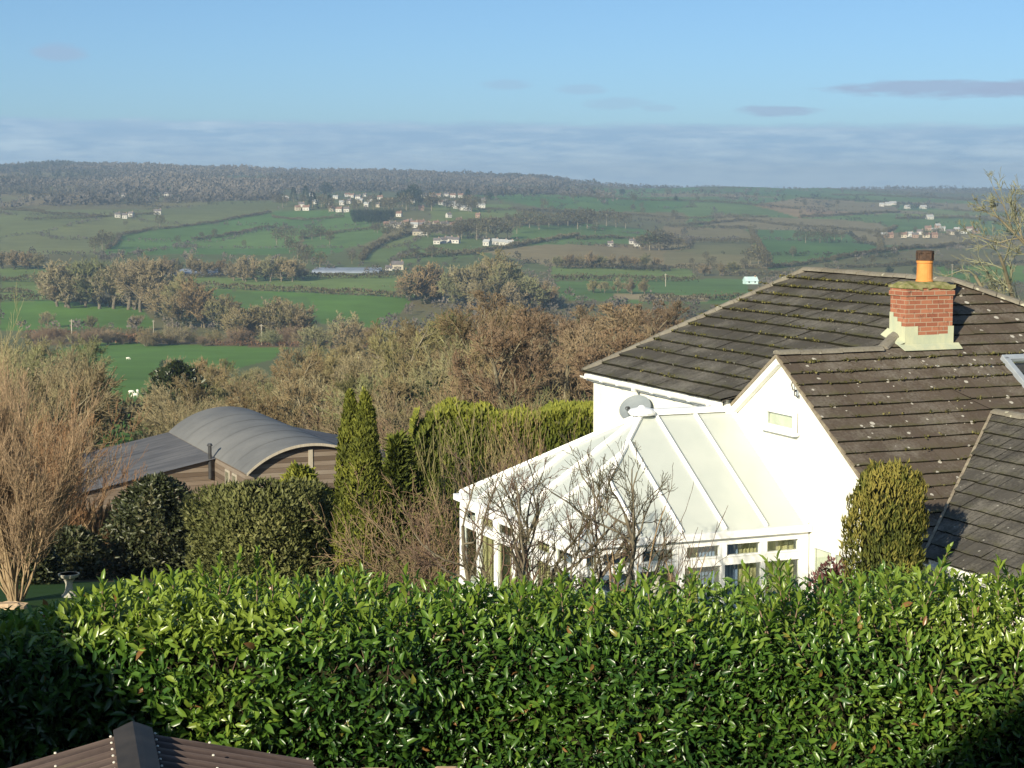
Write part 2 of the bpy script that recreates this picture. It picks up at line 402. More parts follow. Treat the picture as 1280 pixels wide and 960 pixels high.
class MB:
    """collects faces, then links them as ONE mesh object"""
    def __init__(self):
        self.v, self.f, self.mi, self.tone, self.edge = [], [], [], [], []

    def face(self, pts, mi=0, tone=0.5, edge=None):
        b = len(self.v)
        self.v += [tuple(p) for p in pts]
        self.f.append(list(range(b, b + len(pts))))
        self.mi.append(mi)
        self.tone += [tone] * len(pts)
        self.edge += edge if edge else [0.0] * len(pts)

    def box(self, c0, c1, mi=0):
        x0, y0, z0 = [min(a, b) for a, b in zip(c0, c1)]
        x1, y1, z1 = [max(a, b) for a, b in zip(c0, c1)]
        self.hexa([(x0, y0, z0), (x1, y0, z0), (x1, y1, z0), (x0, y1, z0), (x0, y0, z1), (x1, y0, z1), (x1, y1, z1), (x0, y1, z1)], mi)

    def hexa(self, p, mi=0):
        b = len(self.v)
        self.v += [tuple(q) for q in p]
        self.tone += [0.5] * 8
        self.edge += [0.0] * 8
        for q in ((3, 2, 1, 0), (4, 5, 6, 7), (0, 1, 5, 4), (1, 2, 6, 5), (2, 3, 7, 6), (3, 0, 4, 7)):
            self.f.append([b + i for i in q])
            self.mi.append(mi)

    def bar(self, p0, p1, w, h, up=(0, 0, 1), mi=0):
        """rectangular bar from p0 to p1, w wide, h along up"""
        p0, p1, up = Vector(p0), Vector(p1), Vector(up)
        d = (p1 - p0).normalized()
        s = d.cross(up)
        if s.length < 1e-6:
            s = d.cross(Vector((1, 0, 0)))
        s.normalize()
        u = s.cross(d).normalized()
        q = []
        for p in (p0, p1):
            q += [p - s * w / 2 - u * h / 2, p + s * w / 2 - u * h / 2, p + s * w / 2 + u * h / 2, p - s * w / 2 + u * h / 2]
        self.hexa([q[0], q[1], q[5], q[4], q[3], q[2], q[6], q[7]], mi)

    def prism(self, poly, off, mi=0):
        """polygon (list of 3D points) extruded by vector off"""
        off = Vector(off)
        a = [Vector(p) for p in poly]
        b = [p + off for p in a]
        self.face(a[::-1], mi)
        self.face(b, mi)
        n = len(a)
        for i in range(n):
            j = (i + 1) % n
            self.face([a[i], a[j], b[j], b[i]], mi)

    def tube(self, pts, radii, sides=8, mi=0, cap=True, closed_ring=True):
        pts = [Vector(p) for p in pts]
        rings = []
        prev = None
        for i, p in enumerate(pts):
            d = (pts[min(i + 1, len(pts) - 1)] - pts[max(i - 1, 0)]).normalized()
            ref = Vector((0, 0, 1)) if abs(d.z) < 0.9 else Vector((1, 0, 0))
            s = d.cross(ref).normalized() if prev is None else (prev - d * prev.dot(d)).normalized()
            prev = s
            u = d.cross(s)
            r = radii[i] if hasattr(radii, '__len__') else radii
            b = len(self.v)
            for k in range(sides):
                an = 2 * PI * k / sides
                self.v.append(tuple(p + s * math.cos(an) * r + u * math.sin(an) * r))
                self.tone.append(0.5)
                self.edge.append(0.0)
            rings.append(b)
        for a, b in zip(rings[:-1], rings[1:]):
            for k in range(sides):
                k2 = (k + 1) % sides
                self.f.append([a + k, a + k2, b + k2, b + k])
                self.mi.append(mi)
        if cap:
            self.f.append([rings[0] + k for k in range(sides)][::-1]); self.mi.append(mi)
            self.f.append([rings[-1] + k for k in range(sides)]); self.mi.append(mi)

    def lathe(self, prof, sides=16, center=(0, 0, 0), mi=0):
        cx, cy, cz = center
        self.tube([(cx, cy, cz + z) for r, z in prof], [max(r, 1e-4) for r, z in prof], sides, mi)

    def build(self, name, mats, parent=None, smooth=False, bevel=0.0, offset=(0, 0, 0)):
        me = bpy.data.meshes.new(name)
        ox, oy, oz = offset
        me.from_pydata([(x - ox, y - oy, z - oz) for x, y, z in self.v], [], self.f)
        mats = mats if isinstance(mats, (list, tuple)) else [mats]
        for m in mats:
            me.materials.append(m)
        me.polygons.foreach_set('material_index', self.mi)
        if smooth:
            me.polygons.foreach_set('use_smooth', [True] * len(self.f))
        for nm, data in (('tone', self.tone), ('edge', self.edge)):
            a = me.attributes.new(nm, 'FLOAT', 'POINT')
            a.data.foreach_set('value', data)
        me.update()
        o = bpy.data.objects.new(name, me)
        link(o, parent)
        if bevel > 0:
            md = o.modifiers.new('bevel', 'BEVEL')
            md.width = bevel
            md.segments = 2
            md.limit_method = 'ANGLE'
        return o

def np_mesh(name, verts, quads, mat, parent=None, tone=None, smooth=False, tris=None):
    """verts (n,3), quads (m,4) and/or tris (k,3) numpy arrays"""
    me = bpy.data.meshes.new(name)
    nq = 0 if quads is None else len(quads)
    nt_ = 0 if tris is None else len(tris)
    me.vertices.add(len(verts))
    me.vertices.foreach_set('co', np.asarray(verts, np.float32).ravel())
    loops = []
    starts = []
    if nq:
        loops.append(np.asarray(quads, np.int32).ravel())
        starts.append(np.arange(nq, dtype=np.int32) * 4)
    if nt_:
        loops.append(np.asarray(tris, np.int32).ravel())
        starts.append(nq * 4 + np.arange(nt_, dtype=np.int32) * 3)
    loops = np.concatenate(loops)
    me.loops.add(len(loops))
    me.loops.foreach_set('vertex_index', loops)
    me.polygons.add(nq + nt_)
    me.polygons.foreach_set('loop_start', np.concatenate(starts))
    if smooth:
        me.polygons.foreach_set('use_smooth', np.ones(nq + nt_, bool))
    me.materials.append(mat)
    if tone is not None:
        a = me.attributes.new('tone', 'FLOAT', 'POINT')
        a.data.foreach_set('value', np.asarray(tone, np.float32))
    me.update(calc_edges=True)
    me.validate()
    o = bpy.data.objects.new(name, me)
    return link(o, parent)

# ------------------------------------------------------------------ value noise
def vnoise(p, seed=0):
    """smooth value noise, p (n,3) -> (n,) in 0..1"""
    p = np.asarray(p, float)
    i = np.floor(p).astype(np.int64)
    f = p - i
    f = f * f * (3 - 2 * f)
    def h(ix, iy, iz):
        n = (ix * 374761393 + iy * 668265263 + iz * 2147483647 + seed * 974711) & 0xffffffff
        n = ((n ^ (n >> 13)) * 1274126177) & 0xffffffff
        return ((n ^ (n >> 16)) & 0xffff) / 65535.0
    r = 0
    for dx in (0, 1):
        for dy in (0, 1):
            for dz in (0, 1):
                w = (f[:, 0] if dx else 1 - f[:, 0]) * (f[:, 1] if dy else 1 - f[:, 1]) * (f[:, 2] if dz else 1 - f[:, 2])
                r = r + w * h(i[:, 0] + dx, i[:, 1] + dy, i[:, 2] + dz)
    return r

# ------------------------------------------------------------------ terrain
LY = np.linspace(math.log(60.0), math.log(9000.0), 400)
NEAR = [(-60, -4.6), (0, -5.0), (12, -5.2), (20, -6.4), (28, -7.6), (36, -8.3), (44, -9.3), (60, -12), (80, -15), (150, -24), (250, -34),
        (300, -38.5), (440, -48), (600, -57), (720, -61), (850, -64)]
def far_tab(rows):
    return NEAR + [(Y, -Y * (py - HY) / F) for Y, py in rows]
TABS = {
    -200: far_tab([(920, 396), (1010, 375), (1280, 341), (1500, 314), (1900, 287), (2200, 266), (3000, 237), (4500, 210), (5200, 216), (7000, 240), (9000, 255)]),
    150: far_tab([(920, 396), (1010, 375), (1280, 340), (1500, 314), (1900, 284), (2200, 264), (3000, 238), (4500, 208), (5200, 214), (7000, 240), (9000, 255)]),
    450: far_tab([(920, 397), (1010, 376), (1280, 342), (1500, 318), (1800, 292), (2100, 267), (2500, 248), (3000, 243), (4600, 216), (5300, 222), (7000, 240), (9000, 255)]),
    640: far_tab([(920, 397), (1010, 377), (1280, 344), (1500, 322), (1800, 298), (2200, 270), (2700, 250), (3400, 241), (4700, 224), (5400, 228), (7000, 245), (9000, 255)]),
    850: far_tab([(920, 398), (1010, 379), (1280, 350), (1500, 330), (1800, 307), (2300, 278), (2900, 256), (3600, 242), (4600, 234), (5600, 238), (7000, 248), (9000, 255)]),
    1280: far_tab([(920, 398), (1010, 381), (1280, 353), (1500, 334), (1800, 312), (2300, 288), (3000, 265), (4000, 250), (5500, 238), (6500, 235), (7500, 243), (9000, 255)]),
    1700: far_tab([(920, 398), (1010, 381), (1280, 353), (1500, 334), (1800, 312), (2300, 288), (3000, 265), (4000, 250), (5500, 238), (6500, 235), (7500, 243), (9000, 255)]),
}
KX = np.array(sorted(TABS))
KER = np.exp(-np.linspace(-2, 2, 13) ** 2); KER /= KER.sum()
PROF = []
for k in KX:
    t = np.array(TABS[k], float)
    z = np.interp(np.exp(LY), t[:, 0], t[:, 1])
    zp = np.pad(z, 6, mode='edge')
    PROF.append(np.convolve(zp, KER, 'valid'))
PROF = np.array(PROF)
NT = np.array(NEAR[:9], float)

def ground(x, y):
    x = np.atleast_1d(np.asarray(x, float)); y = np.atleast_1d(np.asarray(y, float))
    ly = np.log(np.maximum(y, 60.0))
    fi = (ly - LY[0]) / (LY[1] - LY[0])
    i0 = np.clip(fi.astype(int), 0, len(LY) - 2); ft = np.clip(fi - i0, 0, 1)
    px = 640 + F * x / np.maximum(y, 60.0) * 0.995
    px = np.clip(px, KX[0], KX[-1] - 1e-3)
    ki = np.clip(np.searchsorted(KX, px, 'right') - 1, 0, len(KX) - 2)
    s = (px - KX[ki]) / (KX[ki + 1] - KX[ki]); s = s * s * (3 - 2 * s)
    zz = (PROF[ki, i0] * (1 - ft) + PROF[ki, i0 + 1] * ft) * (1 - s) + (PROF[ki + 1, i0] * (1 - ft) + PROF[ki + 1, i0 + 1] * ft) * s
    zn = np.interp(y, NT[:, 0], NT[:, 1])
    w = np.clip((y - 60) / 25.0, 0, 1)
    z = zn * (1 - w) + zz * w
    amp = np.clip((y - 400) / 1500.0, 0, 1)
    q = np.stack([x / 260.0, y / 340.0, np.zeros_like(x)], 1)
    z = z + amp * (vnoise(q, 3) - 0.5) * 13.0
    q2 = np.stack([x / 60.0, y / 80.0, np.zeros_like(x)], 1)
    z = z + amp * (vnoise(q2, 5) - 0.5) * 2.0
    return z

def gz(x, y):
    return float(ground(x, y)[0])

YS_SCAN = np.exp(np.linspace(math.log(14.0), math.log(7000.0), 1600))
def on_ground(px, py):
    """the point of the ground seen at a photo pixel"""
    r = ray(px, py)
    g = ground(r[0] * YS_SCAN, YS_SCAN)
    below = r[2] * YS_SCAN <= g
    if not below.any():
        i = int(np.argmin(r[2] * YS_SCAN - g))
    else:
        i = int(np.argmax(below))
    Y = YS_SCAN[i]
    if i > 0 and below.any():
        a = r[2] * YS_SCAN[i - 1] - g[i - 1]; b = g[i] - r[2] * YS_SCAN[i]
        Y = YS_SCAN[i - 1] + (YS_SCAN[i] - YS_SCAN[i - 1]) * a / max(a + b, 1e-9)
    return Vector((r[0] * Y, Y, gz(r[0] * Y, Y)))

G1, G2, G3 = (0.092, 0.175, 0.032), (0.085, 0.165, 0.040), (0.140, 0.190, 0.052)
OL, TAN, BR = (0.135, 0.160, 0.060), (0.225, 0.185, 0.092), (0.16, 0.11, 0.055)
FIELDS = [
    ([(0, 262), (340, 262), (420, 268), (420, 290), (375, 300), (372, 318), (0, 318)], OL),
    ([(138, 296), (220, 284), (340, 266), (420, 290), (375, 300), (370, 318), (130, 318)], G2),
    ([(340, 264), (440, 262), (490, 285), (470, 300), (400, 322), (380, 320), (380, 300)], G2),
    ([(455, 328), (480, 304), (520, 288), (580, 288), (650, 312), (560, 326)], (0.12, 0.17, 0.052)),
    ([(540, 255), (640, 256), (660, 274), (540, 282)], G3),
    ([(590, 243), (700, 232), (855, 241), (860, 266), (700, 264)], G2),
    ([(740, 238), (860, 234), (980, 250), (960, 268), (800, 262)], G2),
    ([(640, 282), (740, 280), (810, 288), (830, 302), (690, 310), (640, 304)], (0.095, 0.165, 0.045)),
    ([(600, 314), (690, 305), (830, 308), (960, 328), (960, 336), (700, 336)], TAN),
    ([(850, 238), (1000, 232), (1280, 258), (1280, 284), (1200, 306), (1100, 316), (960, 338), (940, 300), (860, 282)], (0.098, 0.165, 0.050)),
    ([(940, 256), (1000, 247), (1110, 254), (1125, 264), (1000, 272)], TAN),
    ([(1010, 262), (1120, 259), (1120, 266), (1010, 272)], (0.2, 0.16, 0.09)),
    ([(1120, 262), (1280, 265), (1280, 274), (1130, 270)], G3),
    ([(830, 283), (930, 285), (945, 301), (840, 303)], TAN),
    ([(835, 305), (950, 305), (958, 330), (830, 330)], (0.19, 0.17, 0.08)),
    ([(0, 335), (62, 335), (62, 378), (0, 378)], G3),
    ([(230, 346), (520, 344), (520, 374), (240, 360)], G3),
    ([(270, 362), (515, 372), (505, 388), (465, 412), (400, 404), (380, 375)], G1),
    ([(225, 358), (300, 364), (385, 372), (402, 404), (380, 414), (300, 398), (228, 388)], (0.085, 0.145, 0.034)),
    ([(690, 333), (860, 336), (872, 350), (690, 350)], G3),
    ([(690, 352), (930, 348), (945, 378), (820, 380), (700, 374)], (0.10, 0.165, 0.045)),
    ([(770, 367), (885, 370), (885, 378), (770, 375)], (0.30, 0.24, 0.13)),
    ([(0, 378), (60, 376), (180, 383), (195, 410), (0, 414)], G1),
    ([(0, 440), (60, 440), (120, 428), (360, 434), (340, 450), (255, 470), (245, 550), (120, 560), (100, 480), (0, 500)], G1),
    ([(40, 414), (460, 428), (460, 436), (340, 434), (120, 428), (40, 434)], BR),
    ([(1170, 332), (1280, 332), (1280, 352), (1180, 354)], G1),
]

def cells(x, y):
    """patchwork of fields: random value of the cell and distance to its border"""
    u = x / 210.0 + 0.35 * np.sin(y / 700.0); v = y / 330.0 + 0.3 * np.sin(x / 500.0)
    iu, iv = np.floor(u).astype(np.int64), np.floor(v).astype(np.int64)
    f1 = np.full(x.shape, 9.0); f2 = np.full(x.shape, 9.0); val = np.zeros(x.shape)
    for du in (-1, 0, 1):
        for dv in (-1, 0, 1):
            a, b = iu + du, iv + dv
            h = ((a * 374761393 + b * 668265263 + 1013904223) & 0xffffffff)
            h = ((h ^ (h >> 13)) * 1274126177) & 0xffffffff
            h = h ^ (h >> 16)
            ju, jv, r = (h & 0x3ff) / 1023.0, ((h >> 10) & 0x3ff) / 1023.0, ((h >> 20) & 0x3ff) / 1023.0
            d = np.maximum(np.abs(a + .15 + .7 * ju - u), np.abs(b + .15 + .7 * jv - v))
            near = d < f1
            f2 = np.where(near, f1, np.minimum(f2, d)); val = np.where(near, r, val); f1 = np.where(near, d, f1)
    return val, f2 - f1

def inside(px, py, poly):
    r = np.zeros(px.shape, bool)
    n = len(poly)
    for i in range(n):
        x0, y0 = poly[i]; x1, y1 = poly[(i + 1) % n]
        if y0 == y1:
            continue
        c = ((y0 > py) != (y1 > py)) & (px < (x1 - x0) * (py - y0) / (y1 - y0) + x0)
        r ^= c
    return r

def build_ground():
    un = np.concatenate([np.linspace(-1.2, -0.34, 50, endpoint=False), np.linspace(-0.34, 0.34, 720), np.linspace(0.34, 1.2, 51)[1:]])
    yn = np.concatenate([np.linspace(-60, 12, 30, endpoint=False), np.exp(np.linspace(math.log(12), math.log(9000), 520))])
    U, Y = np.meshgrid(un, yn)
    X = U * (np.maximum(Y, 0) + 50 * np.exp(-np.maximum(Y, 0) / 40.0))
    x, y = X.ravel(), Y.ravel()
    z = ground(x, y)
    nr, nc = U.shape
    idx = np.arange(nr * nc).reshape(nr, nc)
    quads = np.stack([idx[:-1, :-1], idx[:-1, 1:], idx[1:, 1:], idx[1:, :-1]], -1).reshape(-1, 4)
    yy = np.maximum(y, 5.0)
    px, py = proj(x, yy, z)
    # wobble field edges a little
    q = np.stack([x / np.maximum(y, 50) * 90, np.log(np.maximum(y, 5)) * 30, np.zeros_like(x)], 1)
    pxw = px + (vnoise(q, 11) - 0.5) * 6
    pyw = py + (vnoise(q + 7.7, 12) - 0.5) * 1.6
    col = np.empty((len(x), 4), np.float32)
    col[:] = (0.088, 0.095, 0.045, 1)
    nn = vnoise(np.stack([x / 120, y / 200, np.zeros_like(x)], 1), 21)[:, None]
    brown = np.array([0.15, 0.125, 0.060, 1]); olive = np.array([0.105, 0.135, 0.050, 1])
    col[:] = brown * (1 - nn) + olive * nn
    lawn = y < 60
    col[lawn] = (0.028, 0.065, 0.016, 1)
    rough = (y >= 46) & (y < 290)
    col[rough] = (0.10, 0.078, 0.045, 1)
    vis = y > 100
    for poly, c in FIELDS:
        k = inside(pxw, pyw, poly) & vis
        # each field keeps its own slight unevenness
        col[k, :3] = np.array(c) * (0.86 + 0.28 * vnoise(np.stack([x[k] / 45, y[k] / 90, np.zeros(k.sum())], 1), 31))[:, None]
    cv, cb = cells(x, y)
    far = y > 1350
    k = far & (col[:, 1] > .12)
    tint = np.stack([.80 + .55 * cv, .86 + .26 * cv, .80 + .35 * cv], 1)
    col[k, :3] *= tint[k]
    k2 = k & (cv > .86) & (px > 560)
    col[k2, :3] = np.array([.21, .175, .09])
    o = np_mesh('ground', np.stack([x, y, z], 1), quads, ground_mat(), smooth=True)
    a = o.data.attributes.new('field_col', 'FLOAT_COLOR', 'POINT')
    a.data.foreach_set('color', col.ravel())
    tag(o, kind='structure')
    return o

def ground_mat():
    m, nt, out = new_mat('fields')
    a = attr(nt, 'field_col')
    co = objco(nt)
    n1 = noise(nt, 0.035, 6, 0.65, co)
    n2 = noise(nt, 1.7, 4, 0.6, co)
    f = math_n(nt, 'MULTIPLY_ADD', n1, 0.9, math_n(nt, 'MULTIPLY_ADD', n2, 0.4, 0.36))
    col = mixc(nt, 1.0, a.outputs['Color'], f, 'MULTIPLY')
    bsdf(nt, out, col, 0.95, 0.1, n2, 0.4, 0.05)
    return m

build_ground()

# ------------------------------------------------------------------ the house: local x along the gable ridge, y along the main ridge
TH = math.radians(22.6)
HO = (4.789, 30.5, -7.65)
CT, ST = math.cos(TH), math.sin(TH)
def h2w(x, y, z):
    return Vector((HO[0] + x * CT - y * ST, HO[1] + x * ST + y * CT, HO[2] + z))

def clip_half(poly, n, d):
    """keep the part of a 2D polygon where n.p <= d"""
    out = []
    for i in range(len(poly)):
        p, q = poly[i], poly[(i + 1) % len(poly)]
        a = n[0] * p[0] + n[1] * p[1] - d
        b = n[0] * q[0] + n[1] * q[1] - d
        if a <= 0: out.append(p)
        if (a < 0 < b) or (b < 0 < a):
            t = a / (a - b)
            out.append((p[0] + (q[0] - p[0]) * t, p[1] + (q[1] - p[1]) * t))
    return out

def tiles(mb, polys, origin, U, V, gauge, width, thick, rng, sag=0.0):
    """lapped tiles on a roof plane; polys in plane coordinates (u along the eave, v up the slope)"""
    O, U, V = Vector(origin), Vector(U).normalized(), Vector(V).normalized()
    W = U.cross(V)
    if W.z < 0: W = -W
    for poly in polys:
        v0, v1 = min(p[1] for p in poly), max(p[1] for p in poly)
        u0, u1 = min(p[0] for p in poly), max(p[0] for p in poly)
        # boarding under the tiles
        mb.face([O + U * p[0] + V * p[1] - W * 0.012 for p in poly], 0, 0.0)
        k = math.floor(v0 / gauge)
        while k * gauge < v1 - 1e-4:
            a, b = k * gauge, (k + 1) * gauge
            wob = rng.uniform(-0.006, 0.006)
            row = clip_half(clip_half(poly, (0, -1), -a), (0, 1), b)
            if len(row) > 2:
                off = (k % 2) * width / 2
                j = math.floor((u0 - off) / width)
                while j * width + off < u1:
                    s0, s1 = j * width + off + 0.003, (j + 1) * width + off - 0.003
                    t = clip_half(clip_half(row, (-1, 0), -s0), (1, 0), s1)
                    if len(t) > 2:
                        tone = rng.random()
                        lift = rng.uniform(-0.003, 0.005)
                        skew = rng.uniform(-0.005, 0.005)
                        def P(p):
                            h = thick * (1 - (p[1] - a) / gauge) + lift + skew * (p[0] - s0) / width + wob * 0.5
                            h += sag * (vnoise(np.array([[p[0] * 0.7, p[1] * 0.7, 0.3]]), 4)[0] - 0.5)
                            return O + U * p[0] + V * p[1] + W * h
                        dv = rng.uniform(-0.012, 0.006)
                        t = [(p[0], p[1] + dv) if abs(p[1] - a) < 1e-6 else p for p in t]
                        top = [P(p) for p in t]
                        ed = [max(0.0, 1 - (p[1] - a) / gauge) for p in t]
                        mb.face(top, 0, tone, ed)
                        for i in range(len(t)):
                            p, q = t[i], t[(i + 1) % len(t)]
                            if abs(p[1] - a - dv) < 1e-5 and abs(q[1] - a - dv) < 1e-5 and abs(p[0] - q[0]) > 1e-4:
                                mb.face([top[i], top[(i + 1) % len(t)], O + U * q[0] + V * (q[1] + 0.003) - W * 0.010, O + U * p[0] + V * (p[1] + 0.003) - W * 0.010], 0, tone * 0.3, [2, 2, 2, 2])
                    j += 1
            k += 1

def ridge_run(mb, p0, p1, r, seg, rng, mi=0):
    """half-round ridge tiles butted along a line"""
    p0, p1 = Vector(p0), Vector(p1)
    d = p1 - p0
    n = max(1, round(d.length / seg))
    dn = d.normalized()
    s = dn.cross(Vector((0, 0, 1))).normalized()
    u = s.cross(dn)
    for i in range(n):
        a = p0 + d * ((i + 0.02) / n); b = p0 + d * ((i + 0.99) / n)
        rr = r * rng.uniform(0.94, 1.06)
        tone = rng.random()
        lift = u * rng.uniform(-0.006, 0.008)
        K = 7
        ra = [a + lift + s * math.cos(PI * k / (K - 1)) * rr + u * (math.sin(PI * k / (K - 1)) * rr * 0.62) - u * 0.03 for k in range(K)]
        rb = [b + lift + s * math.cos(PI * k / (K - 1)) * rr * 1.05 + u * (math.sin(PI * k / (K - 1)) * rr * 0.66) - u * 0.03 for k in range(K)]
        for k in range(K - 1):
            mb.face([ra[k], rb[k], rb[k + 1], ra[k + 1]], mi, tone, [0.6, 0.6, 0.6, 0.6])
        mb.face(ra, mi, tone * 0.5); mb.face(rb[::-1], mi, tone * 0.5)

def framed_window(parent, name, p0, ux, w, h, nrm, cols=1, frame=0.055, depth=0.05, rows=None, sill=True, label=None):
    """a window in a wall: p0 lower left corner, ux along the wall, nrm outwards"""
    p0, ux, nrm = Vector(p0), Vector(ux).normalized(), Vector(nrm).normalized()
    up = Vector((0, 0, 1))
    rows = rows or [0, 1]
    f = MB()
    def strip(u0, u1, v0, v1):
        a = p0 + ux * u0 + up * v0
        f.prism([a, p0 + ux * u1 + up * v0, p0 + ux * u1 + up * v1, p0 + ux * u0 + up * v1], nrm * depth)
    strip(0, w, 0, frame); strip(0, w, h - frame, h)
    strip(0, frame, frame, h - frame); strip(w - frame, w, frame, h - frame)
    cw = (w - frame) / cols
    for c in range(1, cols):
        strip(c * cw, c * cw + frame, frame, h - frame)
    for r in rows[1:-1]:
        for c in range(cols):
            strip(c * cw + frame, (c + 1) * cw, h * r - frame / 2, h * r + frame / 2)
    fo = f.build(name, M['upvc'], parent, bevel=0.006)
    for c in range(cols):
        for r0, r1 in zip(rows[:-1], rows[1:]):
            g = MB()
            u0, u1 = c * cw + frame * 0.7, (c + 1) * cw + frame * 0.3
            v0 = h * r0 + frame * 0.4; v1 = h * r1 - frame * 0.4
            q = p0 + nrm * depth * 0.45
            g.prism([q + ux * u0 + up * v0, q + ux * u1 + up * v0, q + ux * u1 + up * v1, q + ux * u0 + up * v1], nrm * 0.006)
            g.build('pane', M['glass'], fo)
    if sill:
        s = MB()
        s.prism([p0 + ux * -0.05 + up * -0.05, p0 + ux * (w + 0.05) + up * -0.05, p0 + ux * (w + 0.05) + up * -0.004, p0 + ux * -0.05 + up * -0.004], nrm * (depth + 0.06))
        s.build('sill', M['upvc'], fo, bevel=0.005)
    return fo

def build_house():
    rng = random.Random(5)
    H = thing('bungalow', HO, 'white rendered bungalow with dark tiled hipped roofs and a red brick chimney', 'house', rz=TH)
    EV, SL = 3.9675, 0.41
    AP, PA = 4.885, 0.649
    AY = 0.93
    def zm(x): return EV + SL * (x + 0.35)
    def zp(y): return AP + PA * (y - AY)
    def zgl(y): return AP - PA * (y - AY)
    def zgr(x): return 3.94 + 0.545 * (x - 3.10)
    # walls: main block, gable wing, garage wing
    w = MB()
    w.prism([(-0.20, 2.44, -2.0), (-0.20, 7.80, -2.0), (-0.20, 7.80, zm(-.2) - 0.06), (-0.20, 2.44, zm(-.2) - 0.06)], (0.25, 0, 0))
    w.prism([(0.05, 7.80, -2.0), (8.6, 7.80, -2.0), (8.6, 7.80, zm(0) - 0.06), (0.05, 7.80, zm(0) - 0.06)], (0, -0.25, 0))
    w.prism([(0.002, 2.42, -2.0), (0.002, -2.95, -2.0), (0.002, -2.95, zp(-2.95) - 0.05), (0.002, AY, AP - 0.05), (0.002, 2.42, zgl(2.42) - 0.05)], (0.25, 0, 0))
    w.prism([(0.25, -2.95, -2.0), (0.34, -2.95, -2.0), (0.34, -2.95, 2.2), (0.25, -2.95, 2.2)], (0, 0.2, 0))
    w.prism([(0.34, -2.75, -2.0), (0.34, -8.8, -2.0), (0.34, -8.8, zgr(0.34) - 0.05), (0.34, -2.75, zgr(0.34) - 0.05)], (0.25, 0, 0))
    w.prism([(0.59, -8.8, -2.0), (5.9, -8.8, -2.0), (5.9, -8.8, zgr(0.4)), (3.1, -8.8, zgr(3.1) - 0.06), (0.59, -8.8, zgr(0.59) - 0.05)], (0, 0.25, 0))
    w.build('wall', M['render'], H)
    # roofs
    cs = 1 / math.hypot(1, SL)
    r1 = MB()
    fm = 1 / cs
    mp = [(-0.35, 2.34), (-0.35, 8.0), (4.39, 7.5), (4.39, 2.51), (1.88, 0.93)]
    # plane coordinates: u = y, v = (x + .35) * slope length
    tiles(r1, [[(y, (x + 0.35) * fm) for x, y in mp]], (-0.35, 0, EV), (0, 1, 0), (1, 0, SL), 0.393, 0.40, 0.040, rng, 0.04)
    r1.face([(4.39, 7.5, zm(4.39) - .01), (4.39, 2.51, zm(4.39) - .01), (9.13, -0.48, EV), (9.13, 8.0, EV)], 0)
    r1.face([(-0.35, 8.0, EV), (9.13, 8.0, EV), (4.39, 7.5, zm(4.39) - .01)], 0)
    r1.build('main_roof', M['tile_grey'], H)
    # moss cushions along the lower edges of the courses
    def moss(name, plane, n, gauge, seed):
        rg = np.random.default_rng(seed)
        Ps, Ds = [], []
        for i in range(n):
            p, W = plane(rg, gauge)
            m = int(rg.integers(5, 12))
            Ps.append(p + rg.normal(0, 1, (m, 3)) * np.array([.035, .035, .008]))
            Ds.append(W + rg.normal(0, .8, (m, 3)))
        Ps, Ds = np.concatenate(Ps), np.concatenate(Ds)
        L = rg.uniform(.02, .05, len(Ps))
        o = leaves(name, M['moss_leaf'], H, leaf_arrays(Ps, Ds, rg.normal(0, 1, Ps.shape), L, L * .9, rg.random(len(Ps))))
        o['kind'] = 'stuff'
    def pm(rg, gz_):
        while True:
            k = int(rg.integers(1, 13)); v = k * gz_ / fm
            x = -.35 + v; y = rg.uniform(2.4, 7.9)
            if rg.random() < .25 + .75 * (x + .35) / 4.7 and not (y < 2.5 - .9 * (x - 1.9) * 0 and x < 1.9) and (x - 1.88) < (y - .93) * 1.588:
                return np.array([x - .012, y, zm(x) + .03]), np.array([-.38, 0, .92])
    moss('moss', pm, 300, .393, 3)
    def pp(rg, gz_):
        while True:
            k = int(rg.integers(1, 17)); y = -3.13 + k * gz_ / math.hypot(1, PA); x = rg.uniform(-.1, 5.5)
            if y < .93 + .63 * max(0, x - 1.88) and (x < 0.05 or y > -3.13 + .84 * x) and rg.random() < .25 + .5 * (y > .2):
                return np.array([x, y - .012, zp(y) + .02]), np.array([0, -.54, .84])
    moss('moss', pp, 130, .286, 4)
    r2 = MB()
    fp = math.hypot(1, PA)
    v_of = lambda y: (y + 3.13) * fp
    q1 = [(-0.12, 0.93), (-0.12, -3.13), (0.0, -3.13), (3.10, -0.526), (1.88, 0.93)]
    q2 = [(1.88, 0.93), (3.10, -0.526), (6.2, -0.526), (9.13, -0.48), (4.39, 2.51)]
    q3 = [(3.10, -0.526), (6.2, -3.13), (6.2, -0.526)]
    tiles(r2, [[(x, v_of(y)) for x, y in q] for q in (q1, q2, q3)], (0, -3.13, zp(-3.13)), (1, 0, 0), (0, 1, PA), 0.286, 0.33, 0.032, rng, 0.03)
    r2.face([(-0.12, 0.93, AP - 0.01), (1.88, 0.93, AP - 0.01), (-0.12, 2.45, zgl(2.45))], 0)
    r2.build('gable_roof', M['tile_brown'], H)
    r3 = MB()
    fg = math.hypot(1, 0.545)
    gp = [(3.10, -0.526), (3.10, -9.0), (-0.02, -9.0), (-0.02, -3.147)]
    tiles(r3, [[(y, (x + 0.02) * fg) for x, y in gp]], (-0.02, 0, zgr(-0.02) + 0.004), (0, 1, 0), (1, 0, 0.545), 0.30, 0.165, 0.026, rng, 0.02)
    r3.face([(3.10, -0.526, 3.93), (3.10, -9.0, 3.93), (6.2, -9.0, 2.25), (6.2, -3.13, 2.25)], 0)
    r3.build('garage_roof', M['tile_slate'], H)
    # ridge and hip tiles
    ZR = zm(4.39) + 0.03
